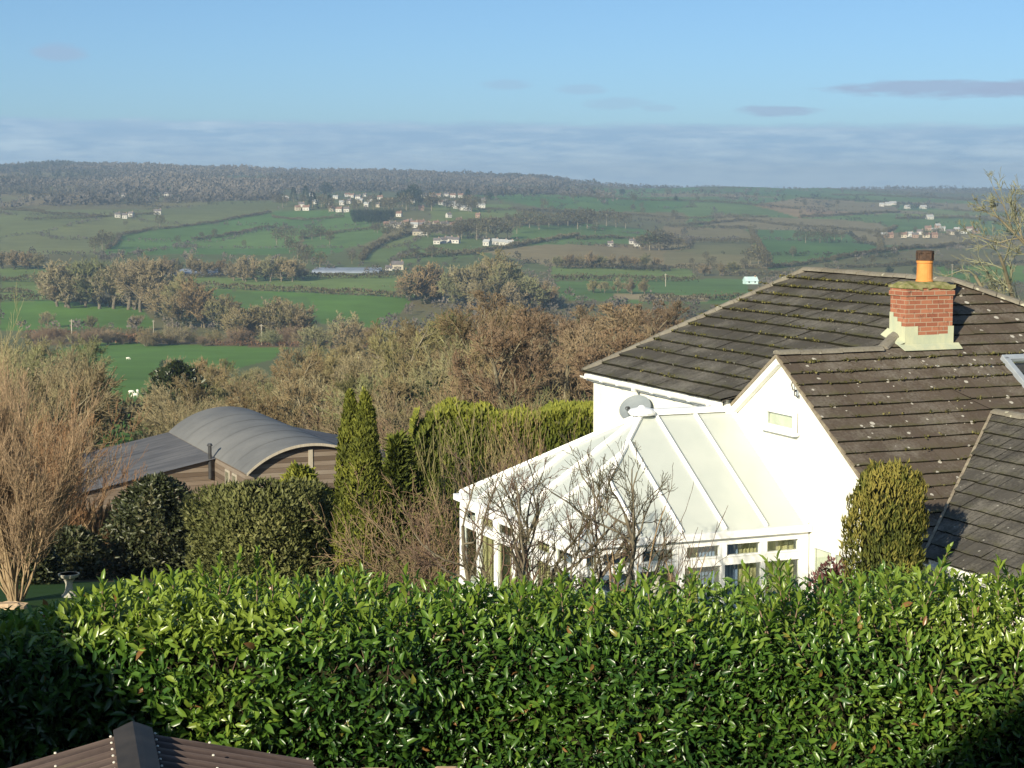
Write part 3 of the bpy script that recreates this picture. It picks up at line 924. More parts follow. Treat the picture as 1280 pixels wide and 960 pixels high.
    for p, q, r in (((4.39, 7.5, ZR), (4.39, 2.51, ZR), 0.12), ((-0.35, 8.0, EV + 0.03), (4.39, 7.5, ZR), 0.10), ((4.39, 2.51, ZR + 0.01), (9.13, -0.48, EV + 0.04), 0.13),
                    ((4.39, 2.51, ZR), (1.95, 0.97, AP + 0.03), 0.11), ((-0.12, 0.93, AP + 0.02), (1.90, 0.93, AP + 0.02), 0.11), ((3.10, -0.62, 3.96), (3.10, -9.0, 3.96), 0.12)):
        rd = MB()
        ridge_run(rd, p, q, r, 0.42, rng)
        rd.build('ridge_tiles', M['ridge'], H)
    # valley strip between the gable roof and the garage roof
    vl = MB()
    vl.bar((3.05, -0.59, 3.94), (-0.02, -3.17, 2.265), 0.045, 0.02)
    vl.build('valley_flashing', M['verge'], H)
    # verge of the gable
    vg = MB()
    for y0, z0, y1, z1 in ((0.93, AP - 0.035, -3.13, zp(-3.13) - 0.035), (0.93, AP - 0.035, 2.50, zgl(2.50) - 0.035)):
        vg.bar((-0.105, y0, z0), (-0.105, y1, z1), 0.05, 0.05)
    vg.build('verge', M['verge'], H)
    bg = MB()
    bg.bar((-0.06, 0.93, AP - 0.12), (-0.06, 2.52, zgl(2.52) - 0.12), 0.10, 0.13)
    bg.bar((-0.05, 2.62, zgl(2.60) - 0.06), (-0.05, 2.40, zgl(2.45) - 0.03), 0.20, 0.10)
    bg.build('bargeboard', M['gutter'], H, bevel=0.005)
    # eaves: fascia, gutter on brackets
    fa = MB()
    fa.box((-0.29, 2.45, EV - 0.17), (-0.26, 7.95, EV - 0.02))
    fa.box((-0.259, 7.85, EV - 0.17), (0.0, 7.95, EV - 0.02))
    fa.build('fascia', M['gutter'], H)
    fa = MB(); fa.box((0.06, -8.9, 2.06), (0.09, -3.2, 2.24)); fa.build('fascia', M['gutter'], H)
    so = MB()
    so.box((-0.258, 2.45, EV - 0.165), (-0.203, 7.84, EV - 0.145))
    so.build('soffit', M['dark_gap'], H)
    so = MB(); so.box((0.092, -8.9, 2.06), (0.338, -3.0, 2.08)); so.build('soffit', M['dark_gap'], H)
    gu = MB()
    def gutter(y0, y1, x, z, r, gu=gu):
        K = 8
        pa = [(x + math.cos(PI + PI * k / K) * r, z + math.sin(PI + PI * k / K) * r) for k in range(K + 1)]
        pb = [(x + math.cos(PI + PI * k / K) * (r - .008), z + math.sin(PI + PI * k / K) * (r - .008)) for k in range(K + 1)]
        ring = pa + pb[::-1]
        gu.prism([(p, y0, q) for p, q in ring], (0, y1 - y0, 0))
    gutter(2.45, 8.02, -0.34, EV - 0.075, 0.06)
    for k in range(8):
        y = 2.75 + k * 0.72
        gu.bar((-0.293, y, EV - 0.10), (-0.40, y, EV - 0.07), 0.05, 0.10)
    gu.build('gutter', M['gutter'], H)
    gu = MB()
    gutter(-8.95, -3.25, -0.01, 2.17, 0.06, gu)
    gu.build('gutter', M['gutter'], H)
    dp = MB()
    dp.tube([(-0.34, 5.7, EV - 0.13), (-0.32, 5.7, EV - 0.20), (-0.25, 5.7, EV - 0.30), (-0.245, 5.7, -1.0)], 0.040, 10)
    dp.tube([(-0.34, 5.7, EV - 0.08), (-0.34, 5.7, EV - 0.16)], 0.06, 10)
    dp.build('downpipe', M['gutter'], H, smooth=False)
    # chimney
    c = MB()
    X0, X1, Y0, Y1, ZT = 2.40, 3.34, 0.95, 1.42, 5.93
    c.box((X0, Y0, 4.4), (X1, Y1, ZT - 0.16))
    c.box((X0 - 0.022, Y0 - 0.022, ZT - 0.16), (X1 + 0.022, Y1 + 0.022, ZT - 0.08))
    c.box((X0 - 0.005, Y0 - 0.005, ZT - 0.08), (X1 + 0.005, Y1 + 0.005, ZT))
    ch = c.build('chimney', M['brick'], H)
    cap = MB()
    n = 9
    zs = {}
    for i in range(n + 1):
        for j in range(5):
            e = 0.0 if i in (0, n) or j in (0, 4) else 1.0
            zs[i, j] = ZT + 0.015 + 0.05 * e + rng.uniform(-0.010, 0.012)
    def cp(i, j): return (X0 - 0.03 + (X1 - X0 + 0.06) * i / n, Y0 - 0.03 + (Y1 - Y0 + 0.06) * j / 4, zs[i, j])
    for i in range(n):
        for j in range(4):
            cap.face([cp(i, j), cp(i + 1, j), cp(i + 1, j + 1), cp(i, j + 1)])
    for i in range(n):
        a, b = cp(i, 0), cp(i + 1, 0)
        d0, d1 = rng.uniform(0.02, 0.075), rng.uniform(0.02, 0.075)
        cap.face([(a[0], a[1], ZT - d0), (b[0], b[1], ZT - d1), b, a])
        a, b = cp(i, 4), cp(i + 1, 4)
        cap.face([a, b, (b[0], b[1], ZT - 0.03), (a[0], a[1], ZT - 0.03)])
    for j in range(4):
        for i in (0, n):
            a, b = cp(i, j), cp(i, j + 1)
            cap.face([(a[0], a[1], ZT - 0.03), (b[0], b[1], ZT - 0.03), b, a])
    cap.build('mortar_cap', M['moss'], ch)
    fl = MB()
    # stepped flashing on the left flank and an apron in front
    zb = zp(Y0) + 0.02
    fl.face([(X0 - 0.02, Y0 - 0.012, zb - 0.06), (X1 + 0.02, Y0 - 0.012, zb - 0.06), (X1 + 0.02, Y0 - 0.012, zb + 0.20), (X0 + 0.66, Y0 - 0.012, zb + 0.20), (X0 + 0.66, Y0 - 0.012, zb + 0.19), (X0 + 0.24, Y0 - 0.012, zb + 0.19), (X0 + 0.24, Y0 - 0.012, zb + 0.34), (X0 - 0.02, Y0 - 0.012, zb + 0.34)])
    fl.face([(X1 - 0.10, Y0 - 0.014, zb + 0.20), (X1 + 0.02, Y0 - 0.014, zb + 0.20), (X1 + 0.02, Y0 - 0.014, zb + 0.33), (X1 - 0.10, Y0 - 0.014, zb + 0.33)])
    fl.prism([(X0 - 0.16, Y0 - 0.02, zb + 0.03), (X1 + 0.12, Y0 - 0.02, zb + 0.03), (X1 + 0.10, Y0 - 0.17, zb - 0.055), (X0 - 0.12, Y0 - 0.17, zb - 0.055)], (0, 0, 0.012))
    for k in range(4):
        y0 = Y0 - 0.01 + k * 0.12
        zz = zm(X0) if zm(X0) > zp(y0) else zp(y0)
        fl.face([(X0 - 0.014, y0, 4.5), (X0 - 0.014, y0 + 0.12, 4.5), (X0 - 0.014, y0 + 0.12, zb + 0.34 + 0.075 * k), (X0 - 0.014, y0, zb + 0.34 + 0.075 * k)])
    fl.prism([(X0 - 0.16, Y0 - 0.02, zb + 0.03), (X0 - 0.015, Y0 - 0.02, zb + 0.07), (X0 - 0.015, Y1 + 0.04, zm(X0) + 0.10), (X0 - 0.16, Y1 + 0.04, zm(X0 - 0.16) + 0.06)], (0, 0, 0.01))
    for k in range(5):
        y0 = Y0 - 0.012 + k * 0.10
        fl.face([(X1 + 0.013, y0, 4.6), (X1 + 0.013, y0 + 0.10, 4.6), (X1 + 0.013, y0 + 0.10, zp(y0) + 0.26), (X1 + 0.013, y0, zp(y0) + 0.26)])
    fl.build('flashing', M['lead'], ch)
    pt = MB()
    pt.lathe([(0.150, 0.0), (0.150, 0.04), (0.138, 0.06), (0.132, 0.33), (0.142, 0.34), (0.142, 0.375), (0.130, 0.385)], 20, (2.94, 1.22, ZT + 0.045))
    pt.build('chimney_pot', M['pot'], ch, smooth=False)
    cw = MB()
    cw.lathe([(0.128, 0.375), (0.150, 0.385), (0.150, 0.41), (0.138, 0.42), (0.138, 0.50), (0.150, 0.51), (0.150, 0.545), (0.115, 0.55), (0.105, 0.40)], 20, (2.94, 1.22, ZT + 0.045))
    for k in range(8):
        an = 2 * PI * k / 8 + 0.2
        cw.bar((2.94 + math.cos(an) * 0.143, 1.22 + math.sin(an) * 0.143, ZT + 0.455), (2.94 + math.cos(an) * 0.143, 1.22 + math.sin(an) * 0.143, ZT + 0.555), 0.03, 0.02, (math.cos(an), math.sin(an), 0))
    cw.build('cowl', M['cowl'], ch)
    # windows
    framed_window(H, 'window', (-0.03, 1.36, 3.64), (0, -1, 0), 0.98, 0.33, (-1, 0, 0), 1, 0.065, 0.05)
    inr = MB()
    inr.box((0.09, 0.45, 3.66), (0.10, 1.30, 3.95))
    inr.build('window_blind', M['curtain'], H)
    framed_window(H, 'window', (-0.03, -0.18, 0.75), (0, -1, 0), 1.9, 1.20, (-1, 0, 0), 3, 0.07, 0.05)
    # roof window at the frame edge
    rw = MB()
    y0, x0 = 0.28, 4.12
    nrm = Vector((0, -PA, 1)).normalized()
    def rp(x, y, h): return Vector((x, y, zp(y))) + nrm * h
    def rbar(xa, ya, xb, yb, wd):
        rw.bar(rp(xa, ya, 0.06), rp(xb, yb, 0.06), wd, 0.10, nrm)
    rbar(x0, 0.55, x0, -0.45, 0.11); rbar(x0 + 0.8, 0.55, x0 + 0.8, -0.45, 0.11)
    rbar(x0 - 0.05, 0.55, x0 + 0.85, 0.55, 0.12); rbar(x0 - 0.05, -0.45, x0 + 0.85, -0.45, 0.12)
    ro = rw.build('roof_window', M['zinc'], H, bevel=0.01)
    gp_ = MB()
    gp_.prism([rp(x0 + 0.05, 0.5, 0.05), rp(x0 + 0.75, 0.5, 0.05), rp(x0 + 0.75, -0.4, 0.05), rp(x0 + 0.05, -0.4, 0.05)], nrm * 0.008)
    gp_.build('pane', M['glass'], ro)
    return H

def build_conservatory():
    rng = random.Random(8)
    Cn = thing('conservatory', h2w(-2.0, 2.5, 0), 'white framed conservatory with pale opal roof against the gable wall', 'conservatory', rz=TH)
    OX, OY = -2.0, 2.5
    D, E, XA, ZE, ZR = 5.0, -4.1, -1.78, 2.21, 3.77
    class CB(MB):
        def build(self, name, mats, parent=None, **k):
            return MB.build(self, name, mats, parent, offset=(OX, OY, 0), **k)
    def zf(y): return ZE + (ZR - ZE) * (y / 2.5 if y <= 2.5 else (D - y) / 2.5)
    def ze(x): return ZE + (ZR - ZE) * ((x - E) / (XA - E))
    # roof sheets, one part per facet
    def facet(poly):
        p = CB()
        p.prism(poly, (0, 0, -0.025))
        p.build('roof_sheet', M['opal'], Cn)
    facet([(-0.02, 0, ZE), (-0.02, 2.5, ZR), (XA, 2.5, ZR), (E, 0, ZE)])
    facet([(E, 0.0, ZE), (XA, 2.5, ZR), (E, D, ZE)])
    facet([(-0.02, D, ZE), (E, D, ZE), (XA, 2.5, ZR), (-0.02, 2.5, ZR)])
    # glazing bars
    def bar(p0, p1, w=0.06, h=0.05):
        b = CB()
        p0, p1 = Vector(p0), Vector(p1)
        b.bar(p0 + Vector((0, 0, 0.022)), p1 + Vector((0, 0, 0.022)), w, h)
        b.bar(p0 + Vector((0, 0, 0.055)), p1 + Vector((0, 0, 0.055)), w * 0.45, 0.03)
        b.build('glazing_bar', M['upvc'], Cn, bevel=0.008)
    def yfront(x):
        return 2.5 if x >= XA else 2.5 * (x - E) / (XA - E)
    for x in (-0.05, -0.79, -1.53, -2.30, -3.04, -3.72):
        y = yfront(x)
        bar((x, 0, ZE), (x, y, zf(y)), 0.09 if x == -0.05 else 0.055)
        bar((x, D, ZE), (x, D - y, zf(y)))
    bar((E, 0, ZE), (XA, 2.5, ZR), 0.075, 0.06)
    bar((E, D, ZE), (XA, 2.5, ZR), 0.075, 0.06)
    for y in (0.85, 1.68, 2.5, 3.32, 4.15):
        t = min(y, D - y) / 2.5
        x = E + (XA - E) * t
        bar((E, y, ZE), (x, y, ze(x)))
    rb = CB()
    rb.bar((XA - 0.12, 2.5, ZR + 0.05), (-0.03, 2.5, ZR + 0.05), 0.15, 0.10)
    rb.lathe([(0.0, -0.03), (0.20, -0.02), (0.24, 0.03), (0.18, 0.085), (0.07, 0.11), (0.04, 0.14), (0.0, 0.15)], 16, (XA, 2.5, ZR + 0.03))
    rb.build('ridge_beam', M['upvc'], Cn, bevel=0.006)
    # gutter and eaves beam
    gt = CB()
    def edge(p0, p1, out, z0, z1):
        p0, p1, out = Vector(p0), Vector(p1), Vector(out)
        gt.prism([p0 + Vector((0, 0, z0)), p1 + Vector((0, 0, z0)), p1 + Vector((0, 0, z1)), p0 + Vector((0, 0, z1))], out)
    edge((-0.01, -0.005, ZE), (E - 0.005, -0.005, ZE), (0, -0.09, 0), -0.11, -0.005)
    edge((E - 0.005, -0.095, ZE), (E - 0.005, D + 0.09, ZE), (-0.09, 0, 0), -0.11, -0.005)
    edge((E - 0.005, D + 0.005, ZE), (-0.01, D + 0.005, ZE), (0, 0.09, 0), -0.11, -0.005)
    gt.build('gutter', M['upvc'], Cn, bevel=0.012)
    # dwarf wall and cill
    dw = CB()
    dw.box((E, 0.0, -2.0), (-0.005, 0.12, 0.60)); dw.box((E, 0.122, -2.0), (E + 0.12, D - 0.122, 0.60)); dw.box((E, D - 0.12, -2.0), (-0.005, D, 0.60))
    dw.build('dwarf_wall', M['render'], Cn)
    # side frames with two rows of panes
    TOPZ, TR0, TR1, BZ = 2.095, 1.655, 1.785, 0.62
    def side(origin, ux, nrm, posts, wide, label):
        origin, ux, nrm = Vector(origin), Vector(ux), Vector(nrm)
        f = CB()
        def st(u0, u1, v0, v1, dd=0.07, o=0.0):
            q = origin - nrm * (0.07 - o)
            f.prism([q + ux * u0 + Vector((0, 0, v0)), q + ux * u1 + Vector((0, 0, v0)), q + ux * u1 + Vector((0, 0, v1)), q + ux * u0 + Vector((0, 0, v1))], nrm * dd)
        L0, L1 = posts[0], posts[-1]
        st(L0, L1, 2.00, TOPZ + 0.01); st(L0, L1, BZ, BZ + 0.09, 0.10)
        panes = []
        for i, p in enumerate(posts):
            w = wide.get(i, 0.07)
            a, b = p - w / 2, p + w / 2
            if i == 0: a, b = p, p + w
            if i == len(posts) - 1: a, b = p - w, p
            st(a, b, BZ + 0.09, 2.00, 0.075, 0.002)
            panes.append((a, b))
        for (a0, b0), (a1, b1) in zip(panes[:-1], panes[1:]):
            st(b0, a1, TR0, TR1)
            # opening casement of the fanlight
            st(b0, a1, 1.785, 1.81, 0.08, 0.006); st(b0, a1, 1.985, 2.0, 0.08, 0.006)
            st(b0, b0 + 0.03, 1.81, 1.985, 0.08, 0.006); st(a1 - 0.03, a1, 1.81, 1.985, 0.08, 0.006)
        fo = f.build('window_frame', M['upvc'], Cn, bevel=0.006)
        for (a0, b0), (a1, b1) in zip(panes[:-1], panes[1:]):
            for v0, v1 in ((1.79, 2.0), (BZ + 0.07, TR0 + 0.02)):
                g = CB()
                q = origin - nrm * 0.04
                g.prism([q + ux * (b0 - .01) + Vector((0, 0, v0)), q + ux * (a1 + .01) + Vector((0, 0, v0)), q + ux * (a1 + .01) + Vector((0, 0, v1)), q + ux * (b0 - .01) + Vector((0, 0, v1))], nrm * 0.006)
                g.build('pane', M['glass'], fo)
    side((-0.02, -0.004, 0), (-1, 0, 0), (0, -1, 0), [0, 0.83, 1.56, 2.32, 3.05, 3.72, 4.07], {0: 0.16, 3: 0.16, 6: 0.10}, 'front')
    side((E - 0.004, 0.0, 0), (0, 1, 0), (-1, 0, 0), [0.004, 0.95, 1.75, 2.55, 3.35, 4.15, D - 0.004], {0: 0.12, 1: 0.10, 3: 0.10, 6: 0.12}, 'left')
    side((E + 0.02, D + 0.004, 0), (1, 0, 0), (0, 1, 0), [0, 1.3, 2.6, 4.05], {0: 0.1}, 'back')
    # inside: floor, blinds against the back, a sofa and cushions seen through the panes
    fl = CB()
    fl.box((E + 0.13, 0.13, 0.0), (-0.01, D - 0.13, 0.05))
    fl.build('floor', M['floorboard'], Cn)
    for x0, x1 in ((-3.9, -3.2), (-2.7, -2.2), (-1.25, -0.75)):
        bl = CB()
        n = 14
        for i in range(n):
            a, b = x0 + (x1 - x0) * i / n, x0 + (x1 - x0) * (i + 1) / n
            bl.face([(a, D - 0.25 + 0.03 * (i % 2), 0.5), (b, D - 0.25 + 0.03 * ((i + 1) % 2), 0.5), (b, D - 0.25 + 0.03 * ((i + 1) % 2), 2.0), (a, D - 0.25 + 0.03 * (i % 2), 2.0)])
        bl.build('curtain', M['curtain'], Cn)
    for x0, x1, mt in ((-.80, -.17, 'curtain'), (-1.19, -.86, 'curtain'), (-1.53, -1.2, 'cushion'), (-1.92, -1.62, 'cushion'), (-2.24, -1.93, 'curtain')):
        bl = CB()
        n = 10
        for i in range(n):
            a, b = x0 + (x1 - x0) * i / n, x0 + (x1 - x0) * (i + 1) / n
            bl.face([(a, .20 + .03 * (i % 2), 0.62), (b, .20 + .03 * ((i + 1) % 2), 0.62), (b, .20 + .03 * ((i + 1) % 2), 2.02), (a, .20 + .03 * (i % 2), 2.02)])
        bl.build('curtain', M[mt], Cn)
    return Cn
build_conservatory()

def build_small_things():
    # sofa inside the conservatory
    s = thing('sofa', h2w(-1.5, 3.9, 0.052), 'blue cushioned sofa seen dimly through the conservatory panes', 'sofa', rz=TH)
    a = MB(); a.box((-0.85, -0.35, 0.12), (0.85, 0.35, 0.42)); a.build('seat', M['cushion'], s, bevel=0.05)
    a = MB(); a.box((-0.85, 0.36, 0.0), (0.85, 0.55, 1.72)); a.build('backrest', M['cushion'], s, bevel=0.05)
    for sg in (-1, 1):
        a = MB(); a.box((sg * 0.86, -0.35, 0.0), (sg * 1.02, 0.54, 0.62)); a.build('armrest', M['curtain'], s, bevel=0.05)
    for sx in (-0.78, 0.78):
        for sy in (-0.3, 0.3):
            a = MB(); a.tube([(sx, sy, 0), (sx, sy, 0.12)], 0.03, 8); a.build('leg', M['stem_brown'], s)
    # satellite dish on the wall behind the conservatory ridge
    p = at(795, 512, 35.2)
    base = Vector((p[0], p[1], p[2]))
    d = thing('satellite_dish', base, 'grey oval satellite dish below the eaves, just behind the conservatory finial', 'satellite dish')
    nrm = Vector((-0.38, -0.66, 0.65)).normalized()
    sx = nrm.cross(Vector((0, 0, 1))).normalized(); sy = sx.cross(nrm)
    b = MB()
    R, K, J = 0.31, 28, 5
    def dp(k, j, o):
        r = R * j / J
        an = 2 * PI * k / K
        return sx * math.cos(an) * r + sy * math.sin(an) * r * 0.93 + nrm * (0.06 * (j / J) ** 2 + o)
    for k in range(K):
        for j in range(J):
            q = [dp(k, j, 0), dp(k + 1, j, 0), dp(k + 1, j + 1, 0), dp(k, j + 1, 0)]
            b.face(q if j else [q[0], q[2], q[3]])
            q = [dp(k, j + 1, -.012), dp(k + 1, j + 1, -.012), dp(k + 1, j, -.012), dp(k, j, -.012)]
            b.face(q if j else q[:3])
        b.face([dp(k, J, 0), dp(k + 1, J, 0), dp(k + 1, J, -.012), dp(k, J, -.012)])
    b.build('reflector', M['dish'], d, smooth=False)
    ar = MB()
    lo = -sy * 0.27
    ar.bar(lo, -sy * 0.20 + nrm * 0.34, 0.025, 0.03, sy); ar.build('feed_arm', M['dish'], d)
    ln = MB(); ln.tube([-sy * 0.20 + nrm * 0.33, -sy * 0.15 + nrm * 0.27], [0.035, 0.03], 10); ln.build('receiver', M['black_metal'], d)
    wb = MB()
    wl = h2w(-0.203, 5.95, 3.30) - base
    wb.bar(-nrm * 0.02, Vector((0.10, 0.16, -0.08)), 0.035, 0.035); wb.bar(Vector((0.10, 0.16, -0.08)), wl, 0.035, 0.035)
    wb.bar(wl - Vector((0, 0, 0.1)), wl + Vector((0, 0, 0.1)), 0.10, 0.02, Vector((CT, ST, 0)))
    wb.build('wall_bracket', M['black_metal'], d)
    # iron hook bracket on the gable
    q = h2w(-0.004, 0.42, 4.38)
    k = thing('iron_bracket', q, 'small curled iron bracket fixed high on the white gable', 'bracket', rz=TH)
    m = MB()
    m.tube([(-.01, 0.08, 0.09), (-.06, 0.06, 0.10), (-.10, 0.03, 0.04), (-.08, 0.02, -0.04), (-.02, 0.0, -0.05)], 0.010, 6)
    m.tube([(-.02, 0.0, -0.05), (-.08, -0.03, -0.06), (-.10, -0.07, -0.12), (-.05, -0.09, -0.15), (-.01, -0.06, -0.13)], 0.010, 6)
    m.build('scroll', M['black_metal'], k)
    m = MB(); m.box((-0.012, -0.03, -0.16), (0.0, 0.03, 0.12)); m.build('back_plate', M['zinc'], k)
build_small_things()

# ------------------------------------------------------------------ barn
def build_barn():
    p = at(306, 592, 85.0)
    g = gz(p[0], p[1] + 5)
    ze = p[2] - g + 0.0
    Bn = thing('barn', (p[0], p[1], g), 'round-roofed grey tin barn with boarded walls and lean-tos', 'barn', rz=TH)
    L, S, R = 15.5, 6.0, 1.2           # length back, span, rise of the arch
    def arch(t):                        # t 0..1 across
        rad = (S * S / 4 + R * R) / (2 * R)
        x = S * t
        return x, ze + math.sqrt(max(rad * rad - (x - S / 2) ** 2, 0)) - (rad - R)
    rf = MB()
    K, J = 120, 1
    for k in range(K):
        (x0, z0), (x1, z1) = arch(k / K), arch((k + 1) / K)
        rf.face([(x0, -0.35, z0 + .03), (x1, -0.35, z1 + .03), (x1, L, z1 + .03), (x0, L, z0 + .03)])
        rf.face([(x0, -0.35, z0 - .01), (x0, L, z0 - .01), (x1, L, z1 - .01), (x1, -0.35, z1 - .01)])
    # sheet laps across the barrel
    for y in (2.2, 4.6, 7.0, 9.4, 11.8):
        for k in range(K):
            (x0, z0), (x1, z1) = arch(k / K), arch((k + 1) / K)
            rf.face([(x0, y, z0 + .042), (x1, y, z1 + .042), (x1, y + 2.4, z1 + .032), (x0, y + 2.4, z0 + .032)])
    rf.build('barrel_roof', M['barn_tin'], Bn, smooth=False)
    ed = MB()
    for k in range(40):
        (x0, z0), (x1, z1) = arch(k / 40), arch((k + 1) / 40)
        ed.hexa([(x0, -0.40, z0 - .06), (x1, -0.40, z1 - .06), (x1, -0.355, z1 - .06), (x0, -0.355, z0 - .06), (x0, -0.40, z0 + .06), (x1, -0.40, z1 + .06), (x1, -0.355, z1 + .06), (x0, -0.355, z0 + .06)])
    ed.build('roof_edge', M['pole'], Bn)
    wl = MB()
    fr = [arch(k / 24) for k in range(25)]
    # front wall with an open doorway on the right
    wl.prism([(0.05, 0, ze - 0.9), (S - 0.05, 0, ze - 0.9)] + [(x, 0, z - 0.02) for x, z in fr[::-1]], (0, 0.12, 0))
    wl.prism([(0.05, 0, -1.5), (3.2, 0, -1.5), (3.2, 0, ze - 0.9), (0.05, 0, ze - 0.9)], (0, 0.12, 0))
    wl.prism([(4.9, 0, -1.5), (S - .05, 0, -1.5), (S - .05, 0, ze - 0.9), (4.9, 0, ze - 0.9)], (0, 0.12, 0))
    wl.prism([(0.0, 0.13, -1.5), (0.0, L, -1.5), (0.0, L, ze), (0.0, 0.13, ze)], (0.1, 0, 0))
    wl.prism([(S, 0.13, -1.5), (S, L, -1.5), (S, L, ze), (S, 0.13, ze)], (-0.1, 0, 0))
    wl.prism([(0.1, L - 0.12, -1.5), (S - 0.1, L - 0.12, -1.5)] + [(x, L - 0.12, z - 0.02) for x, z in fr[::-1]], (0, 0.1, 0))
    wl.build('board_wall', M['boards'], Bn)
    ps = MB()
    ps.box((2.95, -0.06, -1.5), (3.15, -0.003, ze + R - 0.25)); ps.build('post', M['pole'], Bn)
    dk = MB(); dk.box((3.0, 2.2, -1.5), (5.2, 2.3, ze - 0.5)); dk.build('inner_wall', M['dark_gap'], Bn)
    for y in (1.4, 2.7):
        w = MB(); w.box((-0.05, y, ze - 1.25), (-0.003, y + 0.75, ze - 0.25)); wo = w.build('window', M['pole'], Bn)
        w = MB(); w.box((-0.06, y + 0.08, ze - 1.15), (-0.052, y + 0.67, ze - 0.35)); w.build('pane', M['glass'], wo)
    # lean-to on the left and its boarded end
    Y0 = 5.6
    dx, dz = 7.2, 1.45
    ln = MB()
    n = 60
    for k in range(n):
        a, b = k / n, (k + 1) / n
        h0, h1 = (0.03 if k % 2 else 0.0), (0.0 if k % 2 else 0.03)
        ya, yb = Y0 - 0.3 + (L - Y0 + 0.5) * a, Y0 - 0.3 + (L - Y0 + 0.5) * b
        ln.face([(0.0, ya, ze - 0.02 + h0), (0.0, yb, ze - 0.02 + h1), (-dx, yb, ze - dz + h1), (-dx, ya, ze - dz + h0)])
    ln.build('lean_to_roof', M['lean_tin'], Bn)
    lw = MB()
    lw.prism([(-0.02, Y0, -1.5), (-dx + .2, Y0, -1.5), (-dx + .2, Y0, ze - dz - 0.02), (-0.02, Y0, ze - 0.08)], (0, 0.12, 0))
    lw.prism([(-dx + .2, Y0 + .13, -1.5), (-dx + .2, L, -1.5), (-dx + .2, L, ze - dz - .02), (-dx + .2, Y0 + .13, ze - dz - .02)], (0.1, 0, 0))
    lw.build('lean_to_wall', M['boards'], Bn)
    fp = MB(); fp.tube([(-0.25, Y0 - 0.12, ze - 1.0), (-0.25, Y0 - 0.12, ze + 0.55)], 0.085, 10); fp.tube([(-0.25, Y0 - 0.12, ze + 0.57), (-0.25, Y0 - 0.12, ze + 0.68)], [0.14, 0.10], 10)
    fp.build('flue_pipe', M['black_metal'], Bn)
    # lean-to on the right
    rr = MB()
    rr.prism([(S + 0.02, 2.0, ze + 0.15), (S + 4.0, 2.0, ze - 0.75), (S + 4.0, L - 1, ze - 0.75), (S + 0.02, L - 1, ze + 0.15)], (0, 0, 0.05))
    rr.build('side_roof', M['lean_tin'], Bn)
    rw = MB()
    rw.prism([(S + 0.02, 2.2, -1.5), (S + 3.8, 2.2, -1.5), (S + 3.8, 2.2, ze - 0.72), (S + 0.02, 2.2, ze + 0.12)], (0, 0.1, 0))
    rw.build('side_wall', M['boards'], Bn)
build_barn()

# ------------------------------------------------------------------ shed roof at the bottom edge
def build_shed():
    p = at(166, 912, 8.3)
    az = math.radians(13.7)
    g = gz(p[0], p[1])
    S = thing('shed', (p[0], p[1], g), 'brown corrugated shed roof rising at the bottom edge', 'shed', rz=az)
    zr = p[2] - g
    HW, DR, LN = 0.80, 0.215, 2.3        # half width, drop to the eave, length towards the viewer
    pitch = 0.098
    n = int(LN / pitch * 8)
    for sgn in (-1, 1):
        r = MB()
        for k in range(n):
            y0, y1 = -LN * k / n, -LN * (k + 1) / n
            h0 = 0.017 * math.cos(2 * PI * (y0 / pitch)); h1 = 0.017 * math.cos(2 * PI * (y1 / pitch))
            e0, e1 = .5 + h0 / .034, .5 + h1 / .034
            r.face([(sgn * 0.03, y0, zr - 0.03 + h0), (sgn * HW, y0, zr - DR + h0), (sgn * HW, y1, zr - DR + h1), (sgn * 0.03, y1, zr - 0.03 + h1)][::sgn], 0, 0.5, [e0, e0, e1, e1][::sgn])
            r.face([(sgn * 0.03, y0, zr - 0.036 + h0), (sgn * HW, y0, zr - DR - .006 + h0), (sgn * HW, y1, zr - DR - .006 + h1), (sgn * 0.03, y1, zr - 0.036 + h1)][::-sgn])
            if k == 0:
                r.face([(sgn * 0.03, y0, zr - 0.036 + h0), (sgn * HW, y0, zr - DR - .006 + h0), (sgn * HW, y0, zr - DR + h0), (sgn * 0.03, y0, zr - 0.03 + h0)])
        ro = r.build('roof_sheet', M['shed_sheet'], S, smooth=True)
        sc = MB()
        k = 0
        while k * pitch < LN - 0.05:
            y = -k * pitch
            for f in ((0.12, 0.42, 0.97) if k % 2 == 0 else (0.12,)):
                x = sgn * HW * f
                z = zr - 0.03 - (DR - 0.03) * (f * HW - 0.03) / (HW - 0.03) + 0.019
                sc.lathe([(0.0065, 0.0), (0.006, 0.005), (0.002, 0.007)], 8, (x, y, z))
            k += 1
        sc.build('screw_caps', M['screw'], ro)
    rc = MB()
    for y0, y1, dzz in ((0.012, -0.9, 0.0), (-0.86, -LN, -0.006)):
        pr = [(-0.085, -0.012), (-0.03, 0.012), (0, 0.024), (0.03, 0.012), (0.085, -0.012), (0.085, -0.020), (0, 0.016), (-0.085, -0.020)]
        rc.prism([(x, y0, zr + z + 0.012 + dzz) for x, z in pr], (0, y1 - y0, 0))
    rc.build('ridge_cap', M['shed_ridge'], S)
    w = MB()
    w.box((-HW + 0.08, -LN + 0.1, -0.3), (HW - 0.08, -0.08, zr - DR - 0.05))
    w.prism([(-HW + 0.08, -0.08, zr - DR - 0.05), (HW - 0.08, -0.08, zr - DR - 0.05), (0, -0.08, zr - 0.06)], (0, -0.03, 0))
    w.build('board_wall', M['boards'], S)
build_shed()

